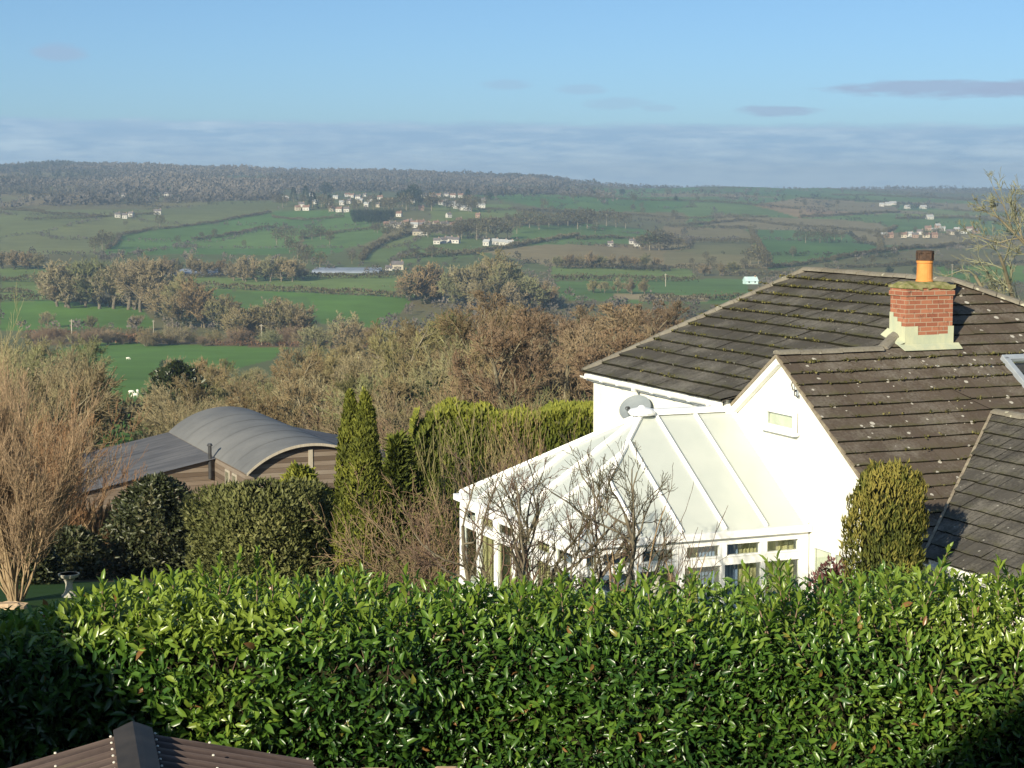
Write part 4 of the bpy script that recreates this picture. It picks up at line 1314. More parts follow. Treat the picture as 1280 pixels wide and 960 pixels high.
def build_wall():
    rng = random.Random(3)
    c = at(555, 955, 11.15)
    g = gz(c[0], c[1])
    W = thing('garden_wall', (c[0], c[1], g), 'low tan sandstone wall showing under the hedge at the bottom edge', 'wall')
    top = c[2] - g - 0.095
    b = MB()
    b.box((-0.72, 0.0, -0.2), (0.68, 0.22, top - 0.13))
    b.build('wall_body', M['sandstone'], W)
    x = -0.72
    while x < 0.62:
        w = rng.uniform(0.16, 0.30)
        s = MB(); s.box((x, -0.02, top - 0.128), (min(x + w, 0.70) - 0.012, 0.24, top + rng.uniform(-0.02, 0.02)))
        s.build('coping_stone', M['sandstone'], W, bevel=0.02)
        x += w
build_wall()

# ------------------------------------------------------------------ foliage
def unit(a):
    return a / np.maximum(np.linalg.norm(a, axis=1, keepdims=True), 1e-9)

LEAF = np.array([(0, 0, 0), (.30, -.42, .10), (.30, 0, 0), (.30, .42, .10), (.68, -.40, .06), (.68, 0, -.05), (.68, .40, .06), (1, 0, -.16)], float)
LEAF_Q = np.array([(1, 4, 5, 2), (2, 5, 6, 3)])
LEAF_T = np.array([(0, 1, 2), (0, 2, 3), (4, 7, 5), (5, 7, 6)])
BLADE = np.array([(0, 0, 0), (.45, -.5, .12), (1, 0, -.05), (.45, .5, .12)], float)
BLADE_T = np.array([(0, 1, 2), (0, 2, 3)])
BLADE_Q = np.zeros((0, 4), int)

def leaf_arrays(P, D, Nn, L, W, tone, kind='blade'):
    """one leaf per point: axis D, face normal Nn"""
    proto, q, t = (LEAF, LEAF_Q, LEAF_T) if kind == 'leaf' else (BLADE, BLADE_Q, BLADE_T)
    D = unit(D)
    S = unit(np.cross(D, Nn))
    U = np.cross(S, D)
    n, k = len(P), len(proto)
    V = (P[:, None, :] + D[:, None, :] * (proto[None, :, 0:1] * L[:, None, None])
         + S[:, None, :] * (proto[None, :, 1:2] * W[:, None, None]) + U[:, None, :] * (proto[None, :, 2:3] * L[:, None, None]))
    off = (np.arange(n) * k)[:, None, None]
    Q = (q[None] + off).reshape(-1, 4) if len(q) else np.zeros((0, 4), int)
    T = (t[None] + off).reshape(-1, 3)
    return V.reshape(-1, 3), Q, T, np.repeat(tone, k)

def join(parts):
    V, Q, T, C, o = [], [], [], [], 0
    for v, q, t, c in parts:
        V.append(v); Q.append(q + o); T.append(t + o); C.append(c); o += len(v)
    return np.concatenate(V), np.concatenate(Q), np.concatenate(T), np.concatenate(C)

def leaves(name, mat, parent, arr, smooth=False):
    V, Q, T, C = arr
    return np_mesh(name, V, Q, mat, parent, C, smooth, T)

build_house()

def lumpy(name, mat, parent, pts_fn, nu, nv):
    """closed lumpy surface from a function of two parameters"""
    mb = MB()
    g = [[pts_fn(i / nu, j / nv) for j in range(nv + 1)] for i in range(nu)]
    for i in range(nu):
        for j in range(nv):
            a, b = g[i], g[(i + 1) % nu]
            mb.face([a[j], b[j], b[j + 1], a[j + 1]])
    return mb.build(name, mat, parent)

def revolve_plant(name, loc, H, R, profile, n, mat, label, cat, size, seed, up=0.8, out=0.5, lump=0.18, lump_scale=3.0, depth=0.3, leafkind='blade',
                  aspect=0.35, tone_fn=None, squash=1.0, group=None, trunk=True, core=0.72, rx=0.0):
    """a bush or columnar tree of leaves spread through an uneven crown of revolution"""
    rng = np.random.default_rng(seed)
    root = thing(name, loc, label, cat, group)
    t = rng.random(n) ** 0.9
    an = rng.random(n) * 2 * PI
    pr = np.interp(t, [p[0] for p in profile], [p[1] for p in profile])
    dirs = np.stack([np.cos(an), np.sin(an) * squash, np.zeros(n)], 1)
    base = np.stack([np.cos(an) * R, np.sin(an) * R, t * H], 1)
    lf = vnoise(base * lump_scale, seed) - 0.5 + 0.5 * (vnoise(base * lump_scale * 2.7, seed + 1) - 0.5)
    inn = rng.random(n) ** 1.6 * depth
    rr = R * pr * (1 + lump * 2 * lf) * (1 - inn)
    P = dirs * rr[:, None]
    P[:, 2] = t * H * (1 + 0.06 * lf) + rng.normal(0, 0.02 * H * 0.2, n)
    slope = np.gradient(pr, 0.001) if False else np.zeros(n)
    nrm = unit(np.stack([np.cos(an), np.sin(an), np.clip((t - 0.6) * 1.6, -0.2, 1.2)], 1))
    D = unit(nrm * out + np.array([0, 0, up]) + rng.normal(0, 0.45, (n, 3)))
    Nn = unit(nrm + rng.normal(0, 0.5, (n, 3)))
    L = size * rng.uniform(0.6, 1.3, n)
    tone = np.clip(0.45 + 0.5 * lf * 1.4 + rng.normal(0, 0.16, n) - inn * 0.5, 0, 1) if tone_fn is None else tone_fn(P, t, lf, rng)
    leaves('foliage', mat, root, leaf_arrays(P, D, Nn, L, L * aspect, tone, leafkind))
    if core:
        def fn(u, v):
            a = 2 * PI * u
            r = R * core * float(np.interp(v, [p[0] for p in profile], [p[1] for p in profile]))
            k = 1 + 0.25 * math.sin(3 * a + 5 * v) * 0.4
            return (math.cos(a) * r * k, math.sin(a) * r * k * squash, 0.02 + v * H * 0.95)
        lumpy('foliage_shade_core', M['core'], root, fn, 14, 12)  # dark closed core, painted shade behind the leaf gaps
    if trunk:
        mb = MB(); mb.tube([(0, 0, -0.3), (0.02, 0, H * 0.3), (0, 0.02, H * 0.7)], [R * 0.14, R * 0.11, R * 0.05], 7)
        mb.build('trunk', M['stem_brown'], root)
    return root

# ---- branching
class Segs:
    def __init__(self):
        self.a, self.b, self.ra, self.rb, self.t = [], [], [], [], []
    def add(self, a, b, ra, rb, t):
        self.a.append(a); self.b.append(b); self.ra.append(ra); self.rb.append(rb); self.t.append(t)
    def mesh(self, sides):
        a, b = np.concatenate(self.a), np.concatenate(self.b)
        ra, rb, t = np.concatenate(self.ra), np.concatenate(self.rb), np.concatenate(self.t)
        d = unit(b - a)
        ref = np.where(np.abs(d[:, 2:3]) < 0.9, np.array([[0, 0, 1.0]]), np.array([[1.0, 0, 0]]))
        s = unit(np.cross(d, ref)); u = np.cross(d, s)
        n = len(a)
        an = np.arange(sides) * 2 * PI / sides
        ring = s[:, None, :] * np.cos(an)[None, :, None] + u[:, None, :] * np.sin(an)[None, :, None]
        V = np.concatenate([a[:, None, :] + ring * ra[:, None, None], b[:, None, :] + ring * rb[:, None, None]], 1).reshape(-1, 3)
        k = np.arange(sides); k2 = (k + 1) % sides
        q = np.stack([k, k2, k2 + sides, k + sides], 1)
        Q = (q[None] + (np.arange(n) * 2 * sides)[:, None, None]).reshape(-1, 4)
        return V, Q, np.repeat(t, 2 * sides)

def grow(seed, starts, dirs, lens, rads, levels, thick_levels, env=None, wig=0.16, up=0.10, nseg=4):
    """levels: list of (children per branch, length ratio, angle in degrees, first t, radius ratio). Returns thick and fine segments."""
    rng = np.random.default_rng(seed)
    thick, fine = Segs(), Segs()
    P, D = np.array(starts, float), unit(np.array(dirs, float))
    L, R = np.array(lens, float), np.array(rads, float)
    for lv in range(len(levels) + 1):
        n = len(P)
        if env is not None and lv > 0:
            c, r = env
            p = (P - c) / r; d = D / r
            A = (d * d).sum(1); B = (p * d).sum(1); C = (p * p).sum(1) - 1
            disc = np.maximum(B * B - A * C, 0)
            ex = np.where(C < 0, (-B + np.sqrt(disc)) / A, 0.15 * L)
            L = np.minimum(L, np.maximum(ex * rng.uniform(0.85, 1.12, n), 0.12 * L))
        ns = nseg if lv < 3 else (3 if lv == 3 else 2)
        pts = [P]
        d = D.copy()
        for s in range(ns):
            d = unit(d + rng.normal(0, wig, (n, 3)) + np.array([0, 0, up]))
            pts.append(pts[-1] + d * (L / ns)[:, None])
        last = lv == len(levels)
        re = R * (0.35 if last else 0.55)
        tone = rng.random(n)
        dst = thick if lv < thick_levels else fine
        for s in range(ns):
            f0, f1 = s / ns, (s + 1) / ns
            dst.add(pts[s], pts[s + 1], R * (1 - f0) + re * f0, R * (1 - f1) + re * f1, tone)
        if last:
            break
        m, lr, ang, t0, rr = levels[lv]
        T = np.sort(rng.uniform(t0, 1.0, (n, m)), 1)
        T[:, -1] = 1.0
        par = np.repeat(np.arange(n), m)
        T = T.ravel()
        fi = np.clip((T * ns).astype(int), 0, ns - 1)
        ff = T * ns - fi
        PP = np.stack(pts, 1)
        Pn = PP[par, fi] * (1 - ff[:, None]) + PP[par, fi + 1] * ff[:, None]
        pd = unit(PP[par, fi + 1] - PP[par, fi])
        rnd = unit(rng.normal(0, 1, (len(par), 3)))
        perp = unit(rnd - pd * (rnd * pd).sum(1, keepdims=True))
        an = np.radians(ang) * rng.uniform(0.55, 1.3, len(par))
        an = np.where(T >= 0.999, an * 0.35, an)
        Dn = pd * np.cos(an)[:, None] + perp * np.sin(an)[:, None]
        Ln = L[par] * lr * rng.uniform(0.6, 1.25, len(par)) * (1.15 - 0.45 * T)
        Rn = np.maximum((R[par] * (1 - T) + re[par] * T) * rr, 0.0)
        P, D, L, R = Pn, Dn, Ln, Rn
    return thick, fine

def segs_obj(name, segs, sides, mat, parent, minr=0.0):
    for i in range(len(segs.ra)):
        segs.ra[i] = np.maximum(segs.ra[i], minr); segs.rb[i] = np.maximum(segs.rb[i], minr * 0.7)
    V, Q, t = segs.mesh(sides)
    return np_mesh(name, V, Q, mat, parent, t, sides > 4)

# ---- laurel hedge in front
SUN_TRAVEL = None
def build_hedge():
    rng = np.random.default_rng(11)
    c = Vector((0.6, 12.0, gz(0.6, 12.0)))
    Hd = thing('laurel_hedge', c, 'long glossy green laurel hedge across the foreground', 'hedge')
    X0, X1 = -4.6, 5.6
    def ztop(x):
        z = np.interp(x, [-4.6, -3.5, -3.15, -2.75, -2.2, -0.6, 1.0, 2.6, 5.6], [-3.0, -2.95, -2.88, -2.70, -2.66, -2.76, -2.76, -2.76, -2.74])
        return z
    def shape(x, s, dep):
        """s: 0 bottom of the face .. 1 front top edge .. 1.45 back top edge .. 1.6 down the back"""
        zt = ztop(x)
        q = np.stack([x * 1.1, s * 3.2, np.zeros_like(x)], 1)
        bul = ((vnoise(q * .55, 40) - 0.5) * 0.26 + (vnoise(q, 41) - 0.5) * 0.36 + (vnoise(q * 2.6, 42) - 0.5) * 0.22) * np.where(s < .95, 1.0, .6)
        k = np.clip(s, 0, 1)
        zf = -5.35 + (zt + 5.35) * k
        yf = 11.40 + 0.10 * k + 0.16 * np.clip((k - 0.86) / 0.14, 0, 1) ** 2
        tt = np.clip((s - 1) / 0.45, 0, 1)
        y = np.where(s <= 1, yf, yf + tt * 1.15)
        z = np.where(s <= 1, zf, zt + 0.05 * np.sin(tt * PI))
        b = np.clip((s - 1.45) / 0.15, 0, 1)
        z = z - b * 0.7
        ny = np.where(s <= 0.9, -1.0, np.where(s < 1.0, -0.7, np.where(s < 1.45, -0.08, 0.9)))
        nz = np.where(s <= 0.9, 0.12, np.where(s < 1.0, 0.7, np.where(s < 1.45, 1.0, 0.3)))
        nrm = unit(np.stack([np.zeros_like(x), ny, nz], 1))
        P = np.stack([x, y, z], 1) + nrm * (bul - dep)[:, None]
        return P, nrm
    def tone_of(P, n):
        x, z = P[:, 0], P[:, 2]
        px, py = 640 + F * x / 11.6, HY - F * z / 11.6
        big = vnoise(np.stack([x * 0.9, z * 1.3, P[:, 1] * 0.6], 1), 51)
        t = 0.39 + 0.36 * (big - 0.5) + rng.normal(0, 0.13, n)
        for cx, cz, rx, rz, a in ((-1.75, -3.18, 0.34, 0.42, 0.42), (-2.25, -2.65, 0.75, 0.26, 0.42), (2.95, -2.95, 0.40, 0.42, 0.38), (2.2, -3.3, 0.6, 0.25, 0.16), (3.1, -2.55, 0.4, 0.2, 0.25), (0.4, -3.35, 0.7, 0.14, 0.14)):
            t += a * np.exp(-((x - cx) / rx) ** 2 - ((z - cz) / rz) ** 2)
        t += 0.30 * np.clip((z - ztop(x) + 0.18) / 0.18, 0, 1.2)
        t = np.clip(t, 0, .93)
        t[rng.random(n) < .012] = 1.0
        return t
    n = 92000
    x = rng.uniform(X0, X1, n)
    s = np.where(rng.random(n) < 0.70, rng.uniform(0.02, 1.0, n), rng.uniform(1.0, 1.6, n))
    dep = rng.random(n) ** 1.3 * 0.30 - 0.04
    P, nrm = shape(x, s, dep)
    # leaves sit in whorls round shoots: share a direction over short distances
    flow = np.stack([vnoise(P * 3.1, 61), vnoise(P * 3.1, 62), vnoise(P * 3.1, 63)], 1) - 0.5
    D = nrm * rng.uniform(0.1, 0.9, n)[:, None] + flow * 1.1 + np.array([0, 0, 0.12]) + rng.normal(0, 0.55, (n, 3))
    Nn = unit(nrm * 0.7 + np.array([0, -0.1, 0.35]) + rng.normal(0, 0.62, (n, 3)))
    L = rng.uniform(0.042, 0.104, n) * np.interp(x, [-3, -1, 1], [1.15, 1.0, 0.88])
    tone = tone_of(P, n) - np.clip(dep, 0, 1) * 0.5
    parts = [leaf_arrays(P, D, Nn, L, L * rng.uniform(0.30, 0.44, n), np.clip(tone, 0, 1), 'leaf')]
    # young shoots standing above the top and out of the face
    stems = []
    tops = [(128, 718, .9), (150, 722, .7), (200, 712, .8), (214, 708, .9), (250, 700, .9), (275, 690, 1.0), (300, 684, 1.1), (322, 682, 1.1), (340, 692, 1.0), (372, 712, .8), (402, 720, .7), (440, 705, .8),
            (478, 716, .7), (507, 706, .8), (552, 712, .7), (600, 716, .6), (655, 720, .6), (700, 716, .7), (705, 708, .7), (742, 712, .7), (775, 700, .7), (808, 716, .6), (868, 712, .7), (930, 700, .9), (958, 694, 1.1), (972, 690, 1.1), (985, 702, 1.0),
            (1040, 714, .7), (1075, 712, .7), (1105, 716, .7), (1150, 716, .7), (1186, 678, 1.2), (1180, 706, .8), (1215, 716, .7), (1248, 692, 1.0), (1256, 700, .9), (1278, 708, .8), (100, 735, .7), (95, 752, .8)]
    for i in range(45):
        tops.append((rng.uniform(95, 1290), 752 - 34 * rng.random() ** 2.5, 0.55))
    Ps, Ds, Ns, Ls, Ts = [], [], [], [], []
    for px, py, k in tops:
        Y = 11.75 + rng.uniform(0, 0.6)
        tip = at(px, py + 8, Y)
        zb = float(ztop(np.array([tip[0]]))[0]) - 0.10
        h = max(tip[2] - zb, 0.12)
        base = np.array([tip[0] + rng.normal(0, .30) * h, Y + rng.normal(0, .15) * h, zb])
        d = (tip - base); ax = d / np.linalg.norm(d)
        stems.append((base, tip - ax * 0.03))
        m = int(9 + h * 36)
        for j in range(m):
            f = (j + 0.6) / m
            an = j * 2.4 + rng.uniform(-.4, .4)
            o = np.array([math.cos(an), math.sin(an), 0.0])
            Ps.append(base + d * f)
            Ds.append(o * (1.15 - 0.8 * f) + ax * (0.45 + 0.7 * f))
            Ns.append(ax - o * 0.4 + rng.normal(0, .15, 3))
            Ls.append(rng.uniform(0.07, 0.115) * (0.75 if f > 0.85 else 1.0))
            Ts.append(np.clip(0.54 + 0.32 * f + rng.normal(0, .12), 0, .93))
    Ls = np.array(Ls)
    parts.append(leaf_arrays(np.array(Ps), np.array(Ds), np.array(Ns), Ls, Ls * 0.36, np.array(Ts), 'leaf'))
    V, Q, T, C = join(parts)
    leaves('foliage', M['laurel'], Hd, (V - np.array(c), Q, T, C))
    # near-black sheet painting the shade inside the hedge
    xs = np.linspace(X0 + 0.1, X1, 60); ss = np.linspace(0.0, 1.6, 26)
    XX, SS = np.meshgrid(xs, ss)
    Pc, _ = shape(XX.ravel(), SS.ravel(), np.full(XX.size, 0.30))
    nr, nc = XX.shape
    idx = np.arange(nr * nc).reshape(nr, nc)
    np_mesh('shade_core', Pc - np.array(c), np.stack([idx[:-1, :-1], idx[:-1, 1:], idx[1:, 1:], idx[1:, :-1]], -1).reshape(-1, 4), M['core'], Hd)
    m = 900
    x = rng.uniform(X0, X1, m); s = rng.uniform(0.0, 1.0, m)
    A, nr_ = shape(x, s, np.full(m, 0.30)); B, _ = shape(x + rng.normal(0, .12, m), np.clip(s + rng.uniform(0.02, 0.10, m), 0, 1.05), np.full(m, 0.03))
    sg = Segs(); sg.add(A - np.array(c), B - np.array(c), np.full(m, .006), np.full(m, .003), rng.random(m))
    sa, sb = np.array([q[0] for q in stems]) - np.array(c), np.array([q[1] for q in stems]) - np.array(c)
    sg.add(sa, sb, np.full(len(sa), .006), np.full(len(sa), .003), np.ones(len(sa)))
    segs_obj('twigs', sg, 4, M['tw_fruit'], Hd)
build_hedge()

def build_conifer_hedge():
    rng = np.random.default_rng(21)
    c = Vector((-0.2, 44.0, gz(-0.2, 44.0)))
    Hd = thing('conifer_hedge', c, 'tall clipped yellow-green conifer hedge between the columnar conifers and the bungalow', 'hedge')
    n = 30000
    H = 4.08
    x = rng.uniform(-2.2, 3.2, n); t = rng.random(n) ** 0.75; face = rng.random(n)
    zt = H + (vnoise(np.stack([x * 1.6, x * 0, x * 0], 1), 3) - .5) * 0.30 - np.clip((-1.5 - x) / 0.7, 0, 1) ** 2 * 0.9
    y = np.where(face < 0.6, -0.7, rng.uniform(-0.7, 0.9, n))
    z = np.where(face < 0.6, t * zt, zt)
    end = face > 0.86
    x = np.where(end, -2.2 + (vnoise(np.stack([t * 4, t * 0, t * 0], 1), 9) - .5) * .3 + np.clip(t - .75, 0, 1) * 1.2, x)
    y = np.where(end, rng.uniform(-.7, .9, n), y); z = np.where(end, t * (H - .1), z)
    lf = vnoise(np.stack([x * 2.4, y * 2, z * 1.3], 1), 5) - 0.5
    P = np.stack([x, y - np.where((face < .6), lf * 0.45 - rng.random(n) * .15, 0), z + np.where((face >= .6) & ~end, lf * .3 - rng.random(n) * .12, 0)], 1)
    D = np.stack([rng.normal(0, .35, n) - np.where(end, .5, 0), np.where(face < .6, -.45, 0) + rng.normal(0, .3, n), np.full(n, .85)], 1)
    Nn = np.stack([rng.normal(0, .5, n), -np.ones(n), rng.normal(0.2, .4, n)], 1)
    L = rng.uniform(.07, .18, n)
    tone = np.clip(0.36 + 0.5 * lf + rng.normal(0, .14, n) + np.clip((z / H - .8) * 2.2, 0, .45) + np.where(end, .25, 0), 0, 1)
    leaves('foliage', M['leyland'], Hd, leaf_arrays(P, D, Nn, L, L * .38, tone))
    mb = MB(); mb.box((-1.9, -.45, -.3), (3.2, .8, H - .45)); mb.build('foliage_shade_core', M['core'], Hd)  # near-black box standing in for the shade within the conifers
    sg = Segs(); m = 420
    x = rng.uniform(-2.0, 2.6, m); z = rng.random(m) * H * .8
    A = np.stack([x, np.full(m, -.55), z], 1); B = A + np.stack([rng.normal(0, .12, m), np.full(m, -.22), rng.uniform(.3, .8, m)], 1)
    sg.add(A, B, np.full(m, .014), np.full(m, .006), rng.random(m))
    segs_obj('stems', sg, 4, M['tw_grey'], Hd)
build_conifer_hedge()

# ---- garden plants
COLP = [(0, .55), (.08, .9), (.3, 1.0), (.55, .88), (.8, .6), (.93, .34), (1.0, .05)]
def garden_plants():
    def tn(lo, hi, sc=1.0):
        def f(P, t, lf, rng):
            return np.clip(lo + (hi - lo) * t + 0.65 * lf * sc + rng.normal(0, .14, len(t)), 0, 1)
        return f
    for px, ty, Y, R, lab, sd in ((438, 493, 38.0, .36, 'left and slimmer of the twin columnar conifers beside the bungalow garden', 1), (457, 497, 37.6, .42, 'right and fuller of the twin columnar conifers beside the bungalow garden', 2)):
        p = at(px, ty, Y); g = gz(p[0], p[1])
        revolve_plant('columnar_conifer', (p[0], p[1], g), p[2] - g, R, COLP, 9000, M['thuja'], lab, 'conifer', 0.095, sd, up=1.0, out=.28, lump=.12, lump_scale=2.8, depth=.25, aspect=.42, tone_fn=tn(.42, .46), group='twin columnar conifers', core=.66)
    # golden yew by the gable
    p = at(1110, 586, 26.2); g = gz(p[0], p[1])
    def yt(P, t, lf, rng):
        return np.clip(.30 + .42 * np.clip((t - .45) * 1.8, 0, 1) + .7 * lf + rng.normal(0, .16, len(t)), 0, 1)
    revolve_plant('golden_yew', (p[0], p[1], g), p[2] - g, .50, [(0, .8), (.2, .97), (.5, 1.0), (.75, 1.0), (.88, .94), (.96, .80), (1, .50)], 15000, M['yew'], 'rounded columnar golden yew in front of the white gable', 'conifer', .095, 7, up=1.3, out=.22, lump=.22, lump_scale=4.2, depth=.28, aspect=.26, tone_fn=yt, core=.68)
    # dark round evergreen
    p = at(196, 597, 50.0); g = gz(p[0], p[1])
    revolve_plant('evergreen_bush', (p[0], p[1], g), p[2] - g, 1.32, [(0, .75), (.25, 1), (.5, .97), (.75, .75), (.92, .42), (1, .1)], 9000, M['camellia'], 'dark round evergreen bush in front of the barn lean-to', 'bush', .14, 9, up=.2, out=.7, lump=.34, lump_scale=1.5, depth=.35, leafkind='leaf', aspect=.45, core=.7)
    # clipped olive-green bush
    p = at(332, 607, 43.0); g = gz(p[0], p[1])
    revolve_plant('clipped_bush', (p[0], p[1], g), p[2] - g, 1.50, [(0, .9), (.3, 1), (.6, 1), (.84, .96), (.95, .80), (1, .45)], 17000, M['privet'], 'broad clipped olive-green bush in front of the barn', 'bush', .12, 12, up=.55, out=.6, lump=.34, lump_scale=1.1, depth=.28, aspect=.46, core=.70)
    p = at(376, 588, 52.0); g = gz(p[0], p[1])
    revolve_plant('golden_conifer', (p[0], p[1], g), p[2] - g, .95, [(0, .9), (.4, 1), (.7, .8), (.9, .4), (1, .1)], 3500, M['leyland'], 'bright yellow-green conifer against the barn front', 'conifer', .24, 14, up=.3, out=.8, lump=.5, lump_scale=1.6, depth=.35, aspect=.35, tone_fn=tn(.2, .8), core=.55)
    p = at(496, 552, 43.2); g = gz(p[0], p[1])
    revolve_plant('feathery_conifer', (p[0], p[1], g), p[2] - g, .44, [(0, 1), (.35, .95), (.6, .7), (.85, .32), (1, .06)], 3200, M['leyland'], 'small feathery pale green conifer beside the twin columnar conifers', 'conifer', .26, 15, up=.3, out=.8, lump=.45, lump_scale=2.0, depth=.4, aspect=.24, tone_fn=tn(-.1, .5), core=.4)
    # reddish heather by the wall
    p = at(1042, 704, 26.6); g = gz(p[0], p[1])
    revolve_plant('reddish_shrub', (p[0], p[1], g), p[2] - g, .42, [(0, .8), (.5, 1), (.85, .8), (1, .3)], 1800, M['heather'], 'small reddish shrub between the conservatory and the golden yew', 'shrub', .08, 16, up=.6, out=.6, lump=.3, lump_scale=4, depth=.35, aspect=.4, core=.6)
    # bushes in the dark left corner of the lawn
    for px, ty, Y, R, sd, lab in ((38, 672, 45.0, .75, 31, 'shaded dark bush at the foot of the coppiced hazel'), (88, 662, 48.0, 1.05, 32, 'shaded dark bush between the bird bath and the dark evergreen')):
        p = at(px, ty, Y); g = gz(p[0], p[1])
        revolve_plant('garden_bush', (p[0], p[1], g), p[2] - g, R, [(0, .9), (.4, 1), (.8, .7), (1, .15)], 2600, M['camellia'], lab, 'bush', .14, sd, up=.3, out=.7, lump=.4, lump_scale=1.7, depth=.4, leafkind='leaf', aspect=.42, core=.6)
garden_plants()

def bird_bath():
    Y = 41.0
    p = at(86, 717, Y); g = gz(p[0], p[1])
    b = thing('bird_bath', (p[0], p[1], g), 'pale stone bird bath on the dark lawn', 'bird bath')
    h = p[2] - g
    m = MB(); m.lathe([(.17, -.05), (.17, .05), (.13, .07), (.085, .16), (.075, h * .55), (.10, h - .16), (.13, h - .12)], 12); m.build('pedestal', M['stone'], b)
    m = MB(); m.lathe([(.10, h - .119), (.20, h - .07), (.235, h - .015), (.235, h), (.20, h), (.16, h - .03), (.02, h - .04)], 16); m.build('bowl', M['stone'], b)
    p = at(10, 763, 38.5); g = gz(p[0], p[1])
    s = MB()
    rg = random.Random(4)
    K = 14
    for j, (z0, z1, r0, r1) in enumerate(((-.12, .07, .44, .40), (.071, .11, .36, .22))):
        ring0 = [(math.cos(2 * PI * k / K) * r0 * rg.uniform(.9, 1.1), math.sin(2 * PI * k / K) * r0 * .8, z0) for k in range(K)]
        ring1 = [(math.cos(2 * PI * k / K) * r1 * rg.uniform(.9, 1.1), math.sin(2 * PI * k / K) * r1 * .8, z1 + rg.uniform(-.02, .02)) for k in range(K)]
        for k in range(K): s.face([ring0[k], ring0[(k + 1) % K], ring1[(k + 1) % K], ring1[k]])
        s.face(ring1)
    o = s.build('boulder', M['sandstone'])
    o.location = (p[0], p[1], g)
    tag(o, 'flat pale stone on the lawn at the foot of the coppiced hazel', 'boulder')
bird_bath()

def statue():
    p = at(823, 703, 28.4); g = HO[2]
    q = thing('statue', (p[0], p[1], g), 'pale cherub statue standing before the conservatory panes', 'statue')
    m = MB(); m.lathe([(.16, -.4), (.16, .06), (.12, .08), (.11, .62), (.15, .66), (.15, .72)], 10); m.build('plinth', M['stone'], q)
    z0 = .72; h = p[2] - g - z0
    b = MB()
    b.tube([(-.04, 0, z0), (-.045, -.01, z0 + .25 * h), (-.03, 0, z0 + .48 * h)], [.030, .036, .05], 8)
    b.tube([(.04, .02, z0), (.05, -.03, z0 + .25 * h), (.03, 0, z0 + .48 * h)], [.030, .036, .05], 8)
    b.tube([(0, 0, z0 + .44 * h), (0, -.01, z0 + .56 * h), (0, 0, z0 + .70 * h), (0, 0, z0 + .78 * h), (0, -.01, z0 + .82 * h)], [.065, .075, .08, .055, .03], 10)
    b.tube([(0, -.012, z0 + .80 * h), (0, -.02, z0 + .85 * h), (0, -.02, z0 + .93 * h), (0, -.01, z0 + h)], [.025, .058, .062, .02], 10)
    b.tube([(-.07, 0, z0 + .74 * h), (-.13, -.03, z0 + .66 * h), (-.17, -.06, z0 + .70 * h)], [.028, .024, .02], 7)
    b.tube([(.07, 0, z0 + .74 * h), (.12, -.04, z0 + .64 * h), (.07, -.10, z0 + .62 * h)], [.028, .024, .02], 7)
    b.build('figure', M['stone'], q)
statue()

# ---- bare shrubs and fruit trees of the garden
def multi_stem(name, loc, H, n, spread, levels, lab, cat, mats, seed, r0=.02, minr=.003, group=None, up=.12, wig=.10, baser=.15, thick=1, env=None):
    rng = np.random.default_rng(seed)
    root = thing(name, loc, lab, cat, group)
    an = rng.random(n) * 2 * PI
    sp = np.abs(rng.normal(0, spread, n))
    d = np.stack([np.cos(an) * sp, np.sin(an) * sp, np.ones(n)], 1)
    st = np.stack([np.cos(an) * baser * rng.random(n), np.sin(an) * baser * rng.random(n), np.full(n, -.1)], 1)
    th, fi = grow(seed, st, d, H * rng.uniform(.6, 1.0, n), r0 * rng.uniform(.6, 1.2, n), levels, thick, env, wig, up, 5)
    segs_obj('stem', th, 6, mats[0], root, minr)
    segs_obj('twigs', fi, 3, mats[1], root, minr)
    return root

